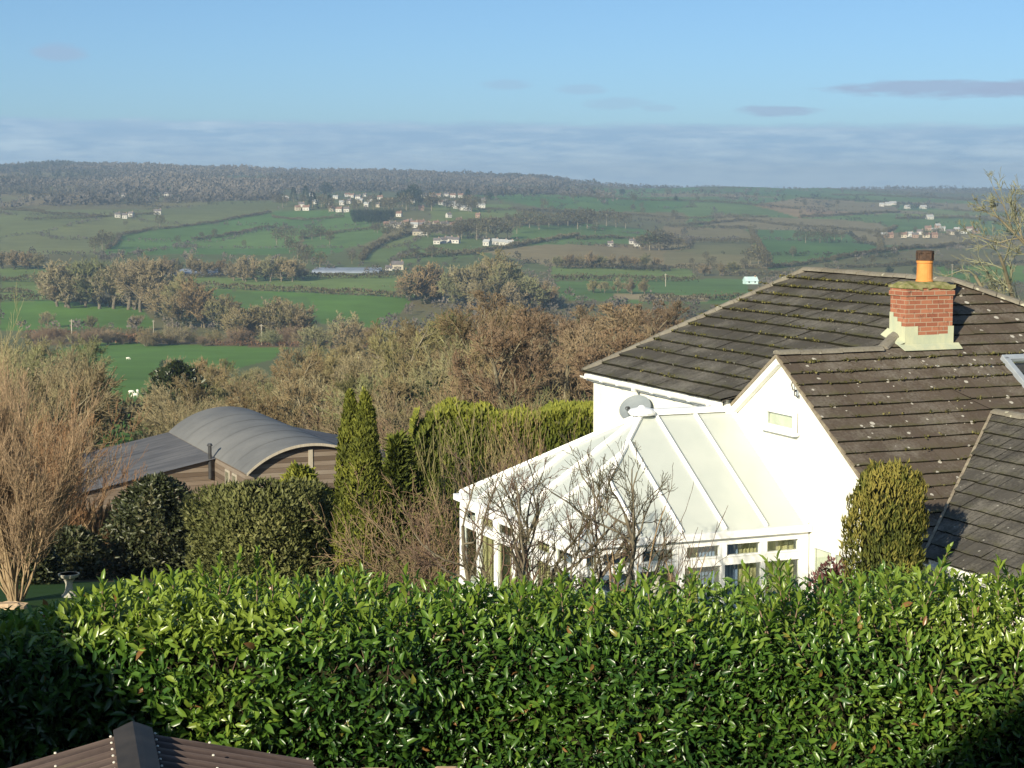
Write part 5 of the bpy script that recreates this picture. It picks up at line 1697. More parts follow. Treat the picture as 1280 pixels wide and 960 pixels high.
def garden_bare():
    p = at(20, 755, 40.0)
    multi_stem('coppiced_hazel', (p[0], p[1], gz(p[0], p[1])), 4.3, 30, .36, [(10, .42, 28, .2, .5), (8, .50, 32, .15, .6), (6, .5, 36, .1, .7)],
               'tall many-stemmed tan bare shrub at the left edge of the lawn', 'shrub', (M['bark_tan'], M['tw_tan']), 3, .026, .0045)
    p = at(70, 740, 50.0)
    multi_stem('russet_thicket', (p[0], p[1], gz(p[0], p[1])), 3.9, 34, .42, [(8, .42, 30, .2, .55), (7, .5, 32, .15, .6), (3, .5, 34, .1, .7)],
               'russet bare thicket behind the bird bath', 'shrub', (M['bark_tan'], M['tw_russet']), 5, .02, .005)
    p = at(-30, 730, 55.0)
    multi_stem('russet_thicket', (p[0], p[1], gz(p[0], p[1])), 5.6, 26, .34, [(10, .42, 28, .2, .5), (8, .5, 32, .15, .6), (6, .5, 36, .1, .7)],
               'tall russet bare thicket behind the coppiced hazel at the left edge', 'shrub', (M['bark_tan'], M['tw_tan']), 6, .026, .005)
    p = at(540, 728, 36.0)
    multi_stem('bare_shrub', (p[0], p[1], gz(p[0], p[1])), 2.6, 30, .62, [(7, .45, 38, .2, .55), (6, .5, 40, .15, .65)],
               'tangled brown bare shrub between the twin conifers and the conservatory', 'shrub', (M['tw_fruit'], M['tw_red']), 7, .022, .005, up=.03, wig=.2)
    p = at(516, 732, 35.0)
    multi_stem('bare_shrub', (p[0], p[1], gz(p[0], p[1])), 1.5, 18, .5, [(6, .45, 38, .2, .55), (5, .5, 40, .15, .65)],
               'low brown bare shrub right of the twin columnar conifers', 'shrub', (M['tw_fruit'], M['tw_grey']), 17, .02, .005, up=.03, wig=.2)
    for px, sd, lab in ((585, 8, 'straight-stemmed bare shrub against the left end of the conifer hedge'), (650, 9, 'straight-stemmed bare shrub against the middle of the conifer hedge')):
        p = at(px, 700, 41.5)
        multi_stem('bare_shrub', (p[0], p[1], gz(p[0], p[1])), 3.7, 15, .22, [(6, .40, 24, .25, .55), (5, .5, 28, .15, .65)], lab, 'shrub', (M['tw_grey'], M['tw_grey']), sd, .022, .005, baser=.5)
    # old fruit trees in front of the conservatory
    for px, Y, ty, sd, lean, lab in ((640, 25.6, 545, 13, (-.12, 0, 1), 'gnarled bare fruit tree before the left side of the conservatory'), (722, 25.0, 548, 24, (.10, 0, 1), 'gnarled dark-limbed bare fruit tree before the conservatory front')):
        p = at(px, 700, Y); g = gz(p[0], p[1]); top = at(px, ty, Y)[2]
        H = top - g
        root = thing('fruit_tree', (p[0], p[1], g), lab, 'tree')
        env = (np.array([0, 0, H * .58]), np.array([1.75, 1.3, H * .45]))
        th, fi = grow(sd, [(0, 0, -.15), (0, 0, .55), (.02, 0, .7), (0, 0, .8)], [lean, (-.55, .1, 1), (.6, -.1, 1), (.05, -.5, 1)], [H * .62, H * .6, H * .62, H * .55], [.065, .042, .042, .038], [(6, .62, 52, .40, .62), (5, .58, 52, .25, .58), (5, .55, 44, .15, .6), (3, .6, 36, .1, .7)], 2, env, .20, .14, 5)
        segs_obj('trunk', th, 7, M['bark_dark'], root, .006)
        segs_obj('crown', fi, 4, M['tw_fruit'], root, .0034)
    p = at(795, 712, 25.4); g = gz(p[0], p[1])
    root = thing('fruit_tree', (p[0], p[1], g), 'slender leaning bare fruit tree with upright whips before the conservatory front', 'tree')
    th, fi = grow(33, [(-.55, 0, -.15), (-.55, 0, -.12)], [(.3, 0, 1), (.75, -.05, .8)], [2.2, 2.1], [.045, .04], [(5, .62, 40, .45, .5), (4, .6, 32, .25, .6), (3, .6, 30, .15, .7)], 2, None, .15, .18, 5)
    segs_obj('trunk', th, 7, M['bark_tan'], root, .006)
    segs_obj('crown', fi, 4, M['tw_fruit'], root, .0038)
    # big tree beyond the bungalow, reaching in from the right edge
    x = at(1347, 300, 50.0); g = gz(x[0], 50.0)
    root = thing('bare_tree', (x[0], 50.0, g), 'lichened bare tree reaching in at the right edge behind the bungalow', 'tree')
    H = 9.9
    th, fi = grow(5, [(0, 0, -.3), (0, 0, H * .62), (0, 0, H * .60), (0, 0, H * .66), (0, 0, H * .55), (0, 0, H * .7)], [(-.02, 0, 1), (-1, -.1, .12), (-1, .2, .5), (-.5, -.2, 1), (-1, 0.4, .2), (-.25, -.1, 1)], [H * .8, 3.2, 3.2, 3.6, 2.8, 3.4], [.20, .06, .055, .06, .045, .05],
                  [(8, .42, 48, .3, .6), (7, .5, 42, .2, .6), (6, .5, 38, .15, .62), (4, .6, 34, .1, .7)], 2, None, .16, .06, 5)
    segs_obj('trunk', th, 7, M['bark'], root, .01)
    segs_obj('crown', fi, 3, M['tw_lichen'], root, .0065)
garden_bare()

# ---- dry stalks in front of the lean-to (nobody could count them)
def stalks():
    rng = np.random.default_rng(4)
    n = 5200
    px = rng.uniform(20, 215, n); Y = rng.uniform(53, 66, n)
    x = (px - 640) / F * Y
    P = np.stack([x, Y, ground(x, Y)], 1)
    hh = 1.9 * (0.4 + 0.8 * vnoise(np.stack([x * .5, Y * .4, x * 0], 1), 8)) * rng.uniform(.6, 1.1, n)
    D = np.stack([rng.normal(0, .22, n), rng.normal(0, .22, n), np.ones(n)], 1)
    Nn = rng.normal(0, 1, (n, 3)); Nn[:, 1] -= 1
    o = leaves('dry_undergrowth', M['grassy'], None, leaf_arrays(P, D, Nn, hh, np.full(n, .055), rng.random(n)))
    tag(o, 'tan dry stalks and brambles before the barn lean-to', kind='stuff')
stalks()

# ------------------------------------------------------------------ bare tree prototypes (10 m tall, copied about)
PROTO = {}
def bare_proto(key, seed, H, trunk_h, rad, env_r, levels, mats, minr, ivy=0, up=.08, wig=.15, lean=0.0, r0=.24, zc=.60, zr=.42):
    root = thing('bare_tree', (0, 0, -5000), 'bare tree', 'tree')
    env = (np.array([0, 0, H * zc]), np.array([env_r, env_r, H * zr]))
    th, fi = grow(seed, [(0, 0, -.4)], [(lean, 0, 1)], [H * trunk_h], [r0], levels, 3, env, wig, up, 5)
    segs_obj('trunk', th, 5, mats[0], root, minr)
    A = [np.concatenate(th.a[5:]), np.concatenate(th.b[5:])] if ivy else None
    T0 = [np.concatenate(th.a[:5]), np.concatenate(th.b[:5])]
    segs_obj('crown', fi, 3, mats[1], root, minr)
    if ivy:
        rng = np.random.default_rng(seed + 100)
        a, b = A
        w = rng.integers(0, len(a), ivy)
        k = a[w, 2] < H * .62
        w = w[k]
        f = rng.random((len(w), 1))
        P = a[w] * (1 - f) + b[w] * f + rng.normal(0, .22, (len(w), 3))
        m = ivy // 2
        w2 = rng.integers(0, len(T0[0]), m); f = rng.random((m, 1))
        P = np.concatenate([P, T0[0][w2] * (1 - f) + T0[1][w2] * f + rng.normal(0, .30, (m, 3))])
        D = rng.normal(0, 1, P.shape); D[:, 2] -= .4
        Nn = rng.normal(0, 1, P.shape) + np.array([-.3, -.8, .6])
        L = rng.uniform(.16, .34, len(P))
        leaves('ivy', M['ivy'], root, leaf_arrays(P, D, Nn, L, L * .8, rng.random(len(P))))
    PROTO[key] = root
    return root

LV = [(11, .60, 52, .22, .55), (7, .55, 44, .2, .55), (6, .55, 40, .15, .6), (5, .60, 38, .1, .65), (3, .6, 34, .1, .8)]
for i, s in enumerate((3, 14, 25, 36)):
    bare_proto(('olive', i), s, 10, .62, .2, 4.3 + .4 * (i % 2), LV, (M['bark'], M['tw_olive']), .016, ivy=(2600, 500, 1500, 0)[i])
for i, s in enumerate((5, 16, 27)):
    bare_proto(('grey', i), s, 10, .66, .2, 3.9, LV, (M['bark'], M['tw_grey']), .017, ivy=900 if i == 0 else 0)
LR = [(13, .42, 38, .25, .45), (7, .5, 36, .2, .55), (6, .55, 36, .15, .6), (5, .6, 36, .1, .65), (3, .6, 34, .1, .8)]
for i, s in enumerate((7, 18, 29)):
    bare_proto(('red', i), s, 10, .85, .2, 2.9, LR, (M['bark'], M['tw_red']), .015, r0=.15, zc=.58, zr=.45)
LB = [(9, .5, 34, .15, .55), (8, .5, 36, .15, .6), (5, .5, 36, .1, .7)]
def bush_proto(key, seed, mats):
    rng = np.random.default_rng(seed)
    root = thing('bare_bush', (0, 0, -5000), 'bare bush', 'bush')
    n = 22
    an = rng.random(n) * 2 * PI; sp = np.abs(rng.normal(0, .55, n))
    d = np.stack([np.cos(an) * sp, np.sin(an) * sp, np.ones(n)], 1)
    st = np.stack([np.cos(an) * .5, np.sin(an) * .5, np.full(n, -.2)], 1) * rng.random((n, 1))
    th, fi = grow(seed, st, d, 4.2 * rng.uniform(.6, 1, n), np.full(n, .04), LB, 1, None, .13, .06, 4)
    segs_obj('stem', th, 5, mats[0], root, .012)
    segs_obj('twigs', fi, 3, mats[1], root, .013)
    PROTO[key] = root
for i, (s, a, b) in enumerate(((2, 'bark', 'tw_red'), (8, 'bark', 'tw_grey'), (12, 'bark', 'tw_olive'))):
    bush_proto(('bush', i), s, (M[a], M[b]))
# coarse twigs for the trees of the valley, each twig of these standing for a spray
LF = [(12, .75, 56, .15, .55), (8, .6, 46, .15, .6), (7, .55, 42, .12, .7), (6, .60, 40, .1, .8)]
for i, (s, tw) in enumerate(((41, 'tw_olive'), (52, 'tw_grey'), (63, 'tw_olive'), (74, 'tw_grey'))):
    bare_proto(('valley', i), s, 10, .48, .2, 4.6, LF, (M['bark_dark'], M[tw]), .042, ivy=1200 if i == 3 else 0, r0=.26, zc=.54, zr=.47)
# far trees of a few pixels
def far_proto(key, seed, mat, conifer=False, n=420):
    rng = np.random.default_rng(seed)
    root = thing('hedgerow_tree', (0, 0, -5000), 'tree', 'tree')
    if conifer:
        t = rng.random(n) ** .8
        r = (1 - t) ** .8 * 2.3 * (.8 + .4 * rng.random(n))
        an = rng.random(n) * 2 * PI
        P = np.stack([np.cos(an) * r, np.sin(an) * r, .6 + t * 9.4], 1)
        D = np.stack([np.cos(an), np.sin(an), -.1 + 0 * an], 1) + rng.normal(0, .4, (n, 3))
    else:
        q = unit(rng.normal(0, 1, (n, 3))) * (rng.random((n, 1)) ** .45)
        q *= 1 + .5 * (vnoise(q * 1.6 + 5, seed)[:, None] - .5)
        P = q * np.array([3.9, 3.9, 3.9]) + np.array([0, 0, 6.0])
        D = unit(q) + rng.normal(0, .7, (n, 3)) + np.array([0, 0, .4])
    L = rng.uniform(.6, 1.5, n)
    Nn = rng.normal(0, 1, (n, 3)) + unit(P - np.array([0, 0, 5.5]))
    leaves('crown', mat, root, leaf_arrays(P, D, Nn, L, L * .38, np.clip(.45 + rng.normal(0, .25, n), 0, 1)))
    mb = MB(); mb.tube([(0, 0, -.5), (.1, 0, 3), (0, .1, 7)], [.3, .24, .1], 5); mb.build('trunk', M['bark'], root)
    PROTO[key] = root
far_proto(('far', 0), 5, M['hedgerow']); far_proto(('far', 1), 6, M['hedgerow']); far_proto(('far', 2), 9, M['hedgerow'], n=300)
far_proto(('con', 0), 7, M['dark_conifer'], True); far_proto(('con', 1), 8, M['dark_conifer'], False, 600)

USED = set()
RT = random.Random(77)
def plant(key, loc, H, label, group, ref=10.0, wide=1.0, cat=None, name=None):
    """the first tree of a kind is the prototype itself, later ones copies of it"""
    s = H / ref
    sc = (s * wide, s * wide, s)
    rz = RT.uniform(0, 2 * PI)
    if key not in USED:
        USED.add(key)
        r = PROTO[key]
        r.location, r.rotation_euler, r.scale = loc, (0, 0, rz), sc
        r['label'] = label; r['group'] = group
    else:
        r = dup(PROTO[key], loc, rz, sc, label, group)
    if cat: r['category'] = cat
    if name: r.name = name
    return r

WOODTOP = [(-120, 390), (0, 400), (60, 412), (105, 425), (130, 470), (178, 480), (186, 450), (205, 432), (240, 432), (262, 446), (300, 450), (340, 440), (380, 424), (405, 396), (432, 392), (462, 404), (500, 374),
           (540, 361), (600, 360), (640, 370), (680, 372), (760, 367), (830, 371), (880, 384), (960, 420)]
def wood():
    rng = random.Random(9)
    def field(px): return 118 <= px <= 182
    done = []
    spec = []
    for px, ty, Y in ((212, 434, 330), (236, 430, 345), (260, 436, 355), (226, 446, 300), (252, 444, 312), (284, 442, 360), (304, 447, 335), (212, 452, 285), (228, 440, 275), (246, 437, 262), (266, 446, 240), (286, 450, 255), (305, 453, 235), (326, 448, 262), (236, 468, 190), (256, 474, 170), (282, 470, 180), (310, 466, 185)):
        p = at(px, ty, Y); g = gz(p[0], p[1]); H = p[2] - g
        done.append((p[0], p[1], H * .36)); spec.append((px, p, g, H))
    # front row and interior of the wood behind the barn and the bungalow
    for i in range(700):
        px = rng.uniform(178, 905) if i % 3 else rng.uniform(185, 350)
        Y = rng.choice((rng.uniform(105, 150), rng.uniform(140, 210), rng.uniform(200, 290)))
        ly = np.interp(px, [a for a, b in WOODTOP], [b for a, b in WOODTOP])
        depth = (Y - 105) / 185.0
        ty = ly + (1 - depth) * rng.uniform(10, 75) + rng.uniform(0, 16)
        p = at(px, ty, Y); g = gz(p[0], p[1]); H = p[2] - g
        if not 5.0 < H < 19: continue
        if px < 440 and Y < 128: continue
        wd = H * .36
        if any((p[0] - x) ** 2 + (p[1] - y) ** 2 < (wd * .64 + w * .64) ** 2 for x, y, w in done): continue
        # keep the sheep field open
        if px < 330:
            e = H * .42 * F / Y
            if px - e < 174: continue
        if len(spec) >= 138: break
        done.append((p[0], p[1], wd)); spec.append((px, p, g, H))
    for px, p, g, H in spec:
        if px > 610 + rng.uniform(-60, 60):
            plant(('red', rng.randrange(3)), (p[0], p[1], g), H, 'reddish bare tree in the wood behind the bungalow', 'reddish bare trees behind the bungalow', wide=rng.uniform(1.15, 1.45))
        elif rng.random() < .6:
            plant(('olive', rng.randrange(4)), (p[0], p[1], g), H, 'olive-tan bare tree in the wood beyond the barn', 'olive-tan bare trees in the wood beyond the barn', wide=rng.uniform(1.05, 1.3))
        else:
            plant(('grey', rng.randrange(3)), (p[0], p[1], g), H, 'grey-brown bare tree in the wood beyond the barn', 'grey-brown bare trees in the wood beyond the barn', wide=rng.uniform(.95, 1.2))
    n0 = len(done)
    # left of the sheep field
    nl = 0
    for i in range(900):
        px = rng.uniform(-90, 128)
        Y = rng.uniform(70, 240) if px < 50 else rng.uniform(110, 260)
        ly = np.interp(px, [a for a, b in WOODTOP], [b for a, b in WOODTOP])
        ty = ly + (1 - (Y - 66) / 170) * rng.uniform(0, 40) - rng.uniform(0, 14)
        p = at(px, ty, Y); g = gz(p[0], p[1]); H = p[2] - g
        if not 4.0 < H < 16.5: continue
        if nl >= 22: break
        wd = H * .36
        if px + H * .40 * F / Y > 142: continue
        if any((p[0] - x) ** 2 + (p[1] - y) ** 2 < (wd * .5 + w * .5) ** 2 for x, y, w in done): continue
        done.append((p[0], p[1], wd))
        nl += 1
        plant(('olive', rng.randrange(4)), (p[0], p[1], g), H, 'olive-tan bare tree left of the sheep field', 'olive-tan bare trees left of the sheep field', wide=rng.uniform(.95, 1.2))
    # brush below the trees
    for i in range(150):
        px = rng.uniform(-60, 800); Y = rng.uniform(92, 135)
        H = rng.uniform(3.2, 6.0)
        x = (px - 640) / F * Y
        if 60 < px < 190: continue
        if px < 470 and Y < 118: continue
        if any((x - a) ** 2 + (Y - b) ** 2 < (w * .3 + H * .28) ** 2 for a, b, w in done[n0:]): continue
        done.append((x, Y, H * .7))
        k = 0 if px > 420 and rng.random() < .6 else rng.choice((1, 2))
        plant(('bush', k), (x, Y, gz(x, Y)), H, ('reddish', 'grey-brown', 'olive-tan')[k] + ' bare bush in the brush beyond the barn', ('reddish', 'grey-brown', 'olive-tan')[k] + ' bare bushes beyond the barn', ref=4.4, wide=1.15)
    # dark holm oak at the edge of the sheep field
    p = at(222, 455, 200.0); g = gz(p[0], p[1])
    revolve_plant('holm_oak', (p[0], p[1], g), p[2] - g, 3.1, [(0, .3), (.25, .7), (.5, 1), (.75, .85), (.92, .5), (1, .1)], 4200, M['ivy'], 'dark leafy tree at the edge of the sheep field', 'tree', .5, 44,
                  up=.3, out=.7, lump=.5, lump_scale=.55, depth=.6, aspect=.6, core=.35)
wood()

# ---- trees of the valley and the far hillside: (x, base row, top row)
def valley():
    rng = random.Random(12)
    def put(rows, lab, grp, kinds, wide=1.0):
        rows = list(rows)
        if kinds[0][0] == 'valley':
            rows += [(a + rng.uniform(-9, 9), b - rng.uniform(1, 4), c + rng.uniform(2, 14)) for a, b, c in rows]
        for px, by, ty in rows:
            g = on_ground(px, by)
            H = (by - ty) * g.y / F * (1.32 if kinds[0][0] == 'valley' else 1.0)
            plant(kinds[rng.randrange(len(kinds))], g, H, lab, grp, wide=wide * rng.uniform(.9, 1.2))
    V = [('valley', 0), ('valley', 1), ('valley', 2), ('valley', 3)]
    OLV = [('valley', 0), ('valley', 2)]; GRV = [('valley', 1), ('valley', 3)]
    put([(72, 383, 332), (88, 385, 322), (106, 384, 328), (124, 386, 319), (142, 386, 326), (160, 387, 317), (176, 390, 316), (194, 392, 324), (208, 392, 338)],
        'tall olive-tan bare tree in the belt below the far green hillside', 'tall belt of trees left of centre', OLV, 1.0)
    put([(205, 400, 350), (222, 408, 358), (238, 410, 352), (256, 410, 362), (272, 413, 366), (284, 413, 372), (230, 402, 346)],
        'grey-brown bare tree beside the bright green valley field', 'grey-brown trees beside the valley field', GRV)
    put([(294, 424, 388), (310, 428, 376), (328, 428, 371), (347, 428, 371), (364, 428, 374), (380, 428, 384)],
        'rounded olive-tan bare tree in the clump behind the telegraph pole', 'rounded clump behind the telegraph pole', V, 1.05)
    put([(396, 446, 405), (418, 446, 388), (440, 450, 398), (60, 410, 388), (115, 412, 392), (170, 414, 392)],
        'bare tree along the brown hedge above the sheep field', 'bare trees along the brown hedge', V)
    put([(205, 346, 322), (222, 346, 325), (240, 346, 320), (258, 346, 324), (275, 345, 322), (3, 336, 311), (18, 337, 310), (33, 337, 312), (48, 337, 314)],
        'dark bare tree in the row behind the polytunnels', 'dark trees behind the polytunnels', GRV)
    put([(293, 351, 326), (308, 352, 320), (322, 352, 318), (338, 352, 318), (352, 352, 320), (366, 352, 320), (380, 350, 324)],
        'olive-tan bare tree in the clump beside the polytunnels', 'clump beside the polytunnels', OLV)
    put([(531, 380, 322), (512, 376, 338), (548, 378, 334)], 'broad grey-brown bare tree at the end of the bright green valley field', 'broad trees at the end of the valley field', GRV, 1.1)
    put([(572, 384, 338), (588, 386, 326), (604, 386, 321), (620, 386, 319), (638, 388, 326), (652, 388, 334), (666, 388, 344), (680, 388, 350), (612, 392, 345), (642, 392, 350)],
        'bare tree in the large clump of the valley floor', 'large clump of the valley floor', V, 1.05)
    put([(742, 366, 348), (756, 366, 350), (772, 366, 346), (790, 368, 347), (806, 368, 350), (880, 345, 328), (900, 345, 330), (915, 343, 325)], 'faint bare tree on the right of the valley floor', 'faint trees on the right of the valley floor', V)
    put([(696, 335, 318), (710, 335, 316), (724, 335, 319), (738, 335, 316), (752, 335, 317), (766, 335, 319), (780, 335, 317), (794, 336, 319), (808, 336, 318), (822, 336, 320)],
        'grey bare tree in the straight row across the valley', 'straight row of trees across the valley', GRV)
    FR = [('far', 0), ('far', 1), ('far', 2)]
    put([(801, 312, 294), (812, 313, 288), (824, 313, 287), (836, 312, 290), (848, 310, 296), (938, 330, 310), (948, 334, 306), (958, 336, 314)],
        'dark bare tree in a hillside copse right of centre', 'dark hillside copse right of centre', FR)
    put([(650 + 12 * i, 284 + rng.uniform(-2, 3), 262 + rng.uniform(-3, 4)) for i in range(12)], 'grey bare tree in the copse below the hilltop fields', 'copse below the hilltop fields', FR)
    put([(584, 298, 276), (596, 300, 272), (608, 301, 270), (620, 300, 272), (634, 298, 276), (646, 292, 272), (575, 290, 272)], 'olive bare tree in the copse right of the village', 'copse right of the village', FR)
    put([(998 + 9 * i, 302 + rng.uniform(-2, 2), 287 + rng.uniform(-3, 3)) for i in range(7)] + [(1072, 304, 296), (1080, 305, 294)], 'grey-brown bare tree in the small copse on the right-hand hillside', 'small copse on the right-hand hillside', FR)
    put([(346 + 11 * i, 302 + rng.uniform(-4, 4), 284 + rng.uniform(-3, 4)) for i in range(7)] + [(372, 324, 302), (384, 330, 306), (362, 316, 296)], 'bare tree in the hollow below the village', 'trees in the hollow below the village', FR)
    put([(200, 284, 268), (157, 283, 275), (222, 305, 294), (305, 309, 300), (252, 298, 290), (268, 295, 286), (138, 310, 290), (128, 312, 288), (148, 300, 290), (118, 316, 296), (380, 334, 316), (400, 335, 314), (440, 330, 312), (520, 322, 310), (540, 322, 306)],
        'lone bare tree on the far green hillside at left', 'lone trees on the far green hillside', FR)
    rows = []
    for i in range(46):
        px = rng.uniform(860, 1290); by = rng.uniform(246, 345)
        rows.append((px, by, by - rng.uniform(5, 11) * (0.7 + (by - 240) / 160)))
    for i in range(24):
        px = rng.uniform(560, 860); by = rng.uniform(244, 300)
        rows.append((px, by, by - rng.uniform(6, 12)))
    put(rows, 'small dark tree along the hedges of the right-hand hillside', 'small trees along the right-hand hillside', FR)
    # village trees
    put([(340 + 6.5 * i + rng.uniform(-4, 4), 266 - rng.uniform(0, 16), 250 + rng.uniform(-9, 2)) for i in range(42)], 'bare tree among the houses of the far village', 'bare trees among the village houses', FR)
    put([(470 + 5 * i + rng.uniform(-4, 4), 291 + rng.uniform(-6, 8), 279 + rng.uniform(-4, 3)) for i in range(26)] + [(1095 + 7 * i + rng.uniform(-3, 3), 299 + rng.uniform(-8, 2), 288 + rng.uniform(-5, 2)) for i in range(18)], 'bare tree among the far houses below or right of the hilltop village', 'bare trees among the far houses', FR)
    CO = [('con', 0)]
    put([(367, 252, 234), (382, 250, 232), (391, 262, 240), (585, 256, 236), (412, 262, 244), (476, 250, 240)], 'dark pointed conifer among the village houses', 'dark pointed conifers in the village', CO)
    put([(408, 247, 228), (516, 256, 231), (503, 258, 238), (524, 258, 238), (612, 250, 240), (845, 252, 245), (778, 245, 236)], 'dark spreading evergreen on the village skyline', 'dark spreading evergreens on the village skyline', [('con', 1)])
    put([(442 + 4.4 * (i % 12) + (i // 12) * 2, 275 + 6 * (i // 12) + rng.uniform(-1, 1), 262 + 7 * (i // 12)) for i in range(22)], 'dark conifer of the square plantation below the village', 'dark conifer plantation below the village', [('con', 1)], .8)
    put([(240, 410, 385), (252, 410, 388), (206, 468, 450), (662, 380, 352), (672, 382, 356), (1112, 345, 333), (1145, 345, 334), (916, 342, 331)], 'dark evergreen tree standing among bare trees in the valley', 'dark evergreens in the valley', [('con', 1)])
valley()

def brush_row():
    rng = random.Random(31)
    for px in range(36, 470, 11):
        if 272 < px < 336 and px % 3: continue
        by = 430 + rng.uniform(-4, 3); ty = by - rng.uniform(10, 21)
        g = on_ground(px + rng.uniform(-4, 4), by)
        k = rng.choice((0, 0, 1, 2))
        plant(('bush', k), g, (by - ty) * g.y / F, ('reddish', 'grey-brown', 'olive-tan')[k] + ' bare bush along the brown hedge above the sheep field', 'bushes along the brown hedge', ref=4.4, wide=1.3)
brush_row()

# ---- hedgerows: each run of hedge is a thing
def hedgerow(pts, h, w, label, group, mat='hedgerow', name='hedgerow'):
    rng = np.random.default_rng(int(abs(pts[0][0] * 7 + pts[0][1])))
    g = [on_ground(*p) for p in pts]
    W = [np.array(q) for q in g]
    P, T = [], []
    for a, b in zip(W[:-1], W[1:]):
        L = np.linalg.norm(b - a)
        n = int(min(max(L * 15.0, 120), 9000))
        f = rng.random(n)
        q = a[None] * (1 - f[:, None]) + b[None] * f[:, None]
        d = (b - a) / max(L, 1e-6)
        side = np.array([-d[1], d[0], 0])
        q = q + side * rng.normal(0, w * .35, (n, 1))
        hh = h * (.55 + .9 * vnoise(np.stack([q[:, 0] / 9, q[:, 1] / 9, q[:, 0] * 0], 1), 13)) + (rng.random(n) > .985) * h * 1.0
        q[:, 2] = ground(q[:, 0], q[:, 1]) + hh * rng.random(n) ** .7
        P.append(q)
    P = np.concatenate(P)
    n = len(P)
    D = rng.normal(0, .6, (n, 3)) + np.array([0, 0, .8])
    Nn = rng.normal(0, 1, (n, 3)) + np.array([0, -.7, .3])
    L = rng.uniform(.5, 1.1, n) * h * .48
    c = Vector(W[0])
    V, Q, T, C = leaf_arrays(P - np.array(c), D, Nn, L, L * .55, np.clip(.4 + rng.normal(0, .25, n), 0, 1))
    o = np_mesh(name, V, Q, M[mat], None, C, False, T)
    o.location = c
    tag(o, label, 'hedge', group)

for pts in ([(-10, 352), (62, 353)], [(-10, 366), (40, 367)], [(-10, 377), (60, 376), (120, 380), (185, 386)], [(240, 360), (380, 366), (515, 374)], [(230, 347), (520, 348)]):
    hedgerow(pts, 3.0, 2.6, 'low brown hedge between the green fields of the valley floor', 'hedges of the valley floor')
hedgerow([(30, 424), (130, 428), (180, 430), (200, 431)], 3.0, 3.0, 'brown overgrown hedge along the top of the sheep field', None, 'bracken')
hedgerow([(262, 432), (350, 433), (460, 436)], 1.8, 2.2, 'low brown hedge behind the telegraph pole at the sheep field', None, 'bracken')
hedgerow([(128, 548), (180, 543), (240, 545)], 3.4, 3.0, 'dark hedge along the foot of the sheep field behind the barn', None)
for pts in ([(134, 312), (150, 296), (185, 288), (222, 285), (262, 280), (338, 266)], [(240, 301), (280, 296), (318, 288), (345, 284)], [(30, 276), (110, 273), (200, 268)], [(0, 262), (60, 268), (130, 272)],
            [(340, 272), (380, 276), (430, 272)], [(374, 300), (420, 292), (480, 286)]):
    hedgerow(pts, 2.6, 2.6, 'dark hedge crossing the far green hillside at left', 'hedges of the left-hand hillside')
for pts in ([(452, 326), (458, 316), (475, 306), (510, 294), (560, 288), (605, 287)], [(530, 316), (580, 318), (640, 310), (680, 302), (724, 296)], [(500, 324), (560, 320), (600, 318)], [(540, 282), (600, 278), (660, 275)],
            [(590, 262), (660, 264), (740, 266)], [(640, 283), (700, 282), (740, 280)]):
    hedgerow(pts, 3.2, 3.4, 'grey-brown hedge curving below the far village', 'hedges below the village')
for pts in ([(740, 266), (800, 270), (870, 274), (960, 272)], [(830, 284), (880, 285), (938, 286)], [(835, 303), (950, 304)], [(938, 286), (948, 306), (962, 334)], [(690, 350), (780, 351), (872, 352)], [(700, 336), (840, 337), (960, 336)],
            [(1000, 272), (1060, 269), (1125, 266)], [(862, 252), (930, 256), (1000, 262)], [(1000, 248), (1080, 252), (1180, 258)], [(1120, 274), (1200, 273), (1280, 278)], [(960, 336), (1040, 326), (1100, 316), (1190, 308), (1280, 300)],
            [(1100, 314), (1100, 296), (1120, 284)], [(860, 282), (930, 276), (1000, 284), (1090, 290)], [(720, 300), (780, 299), (835, 303)], [(700, 245), (780, 250), (860, 252)], [(1040, 244), (1140, 247), (1280, 252)], [(800, 378), (880, 376), (950, 374)],
            [(1180, 262), (1240, 266), (1285, 265)], [(900, 345), (960, 345), (1040, 344)], [(1030, 336), (1110, 334), (1200, 330)]):
    hedgerow(pts, 3.0, 3.2, 'dark hedge between the fields of the right-hand hillside', 'hedges of the right-hand hillside')

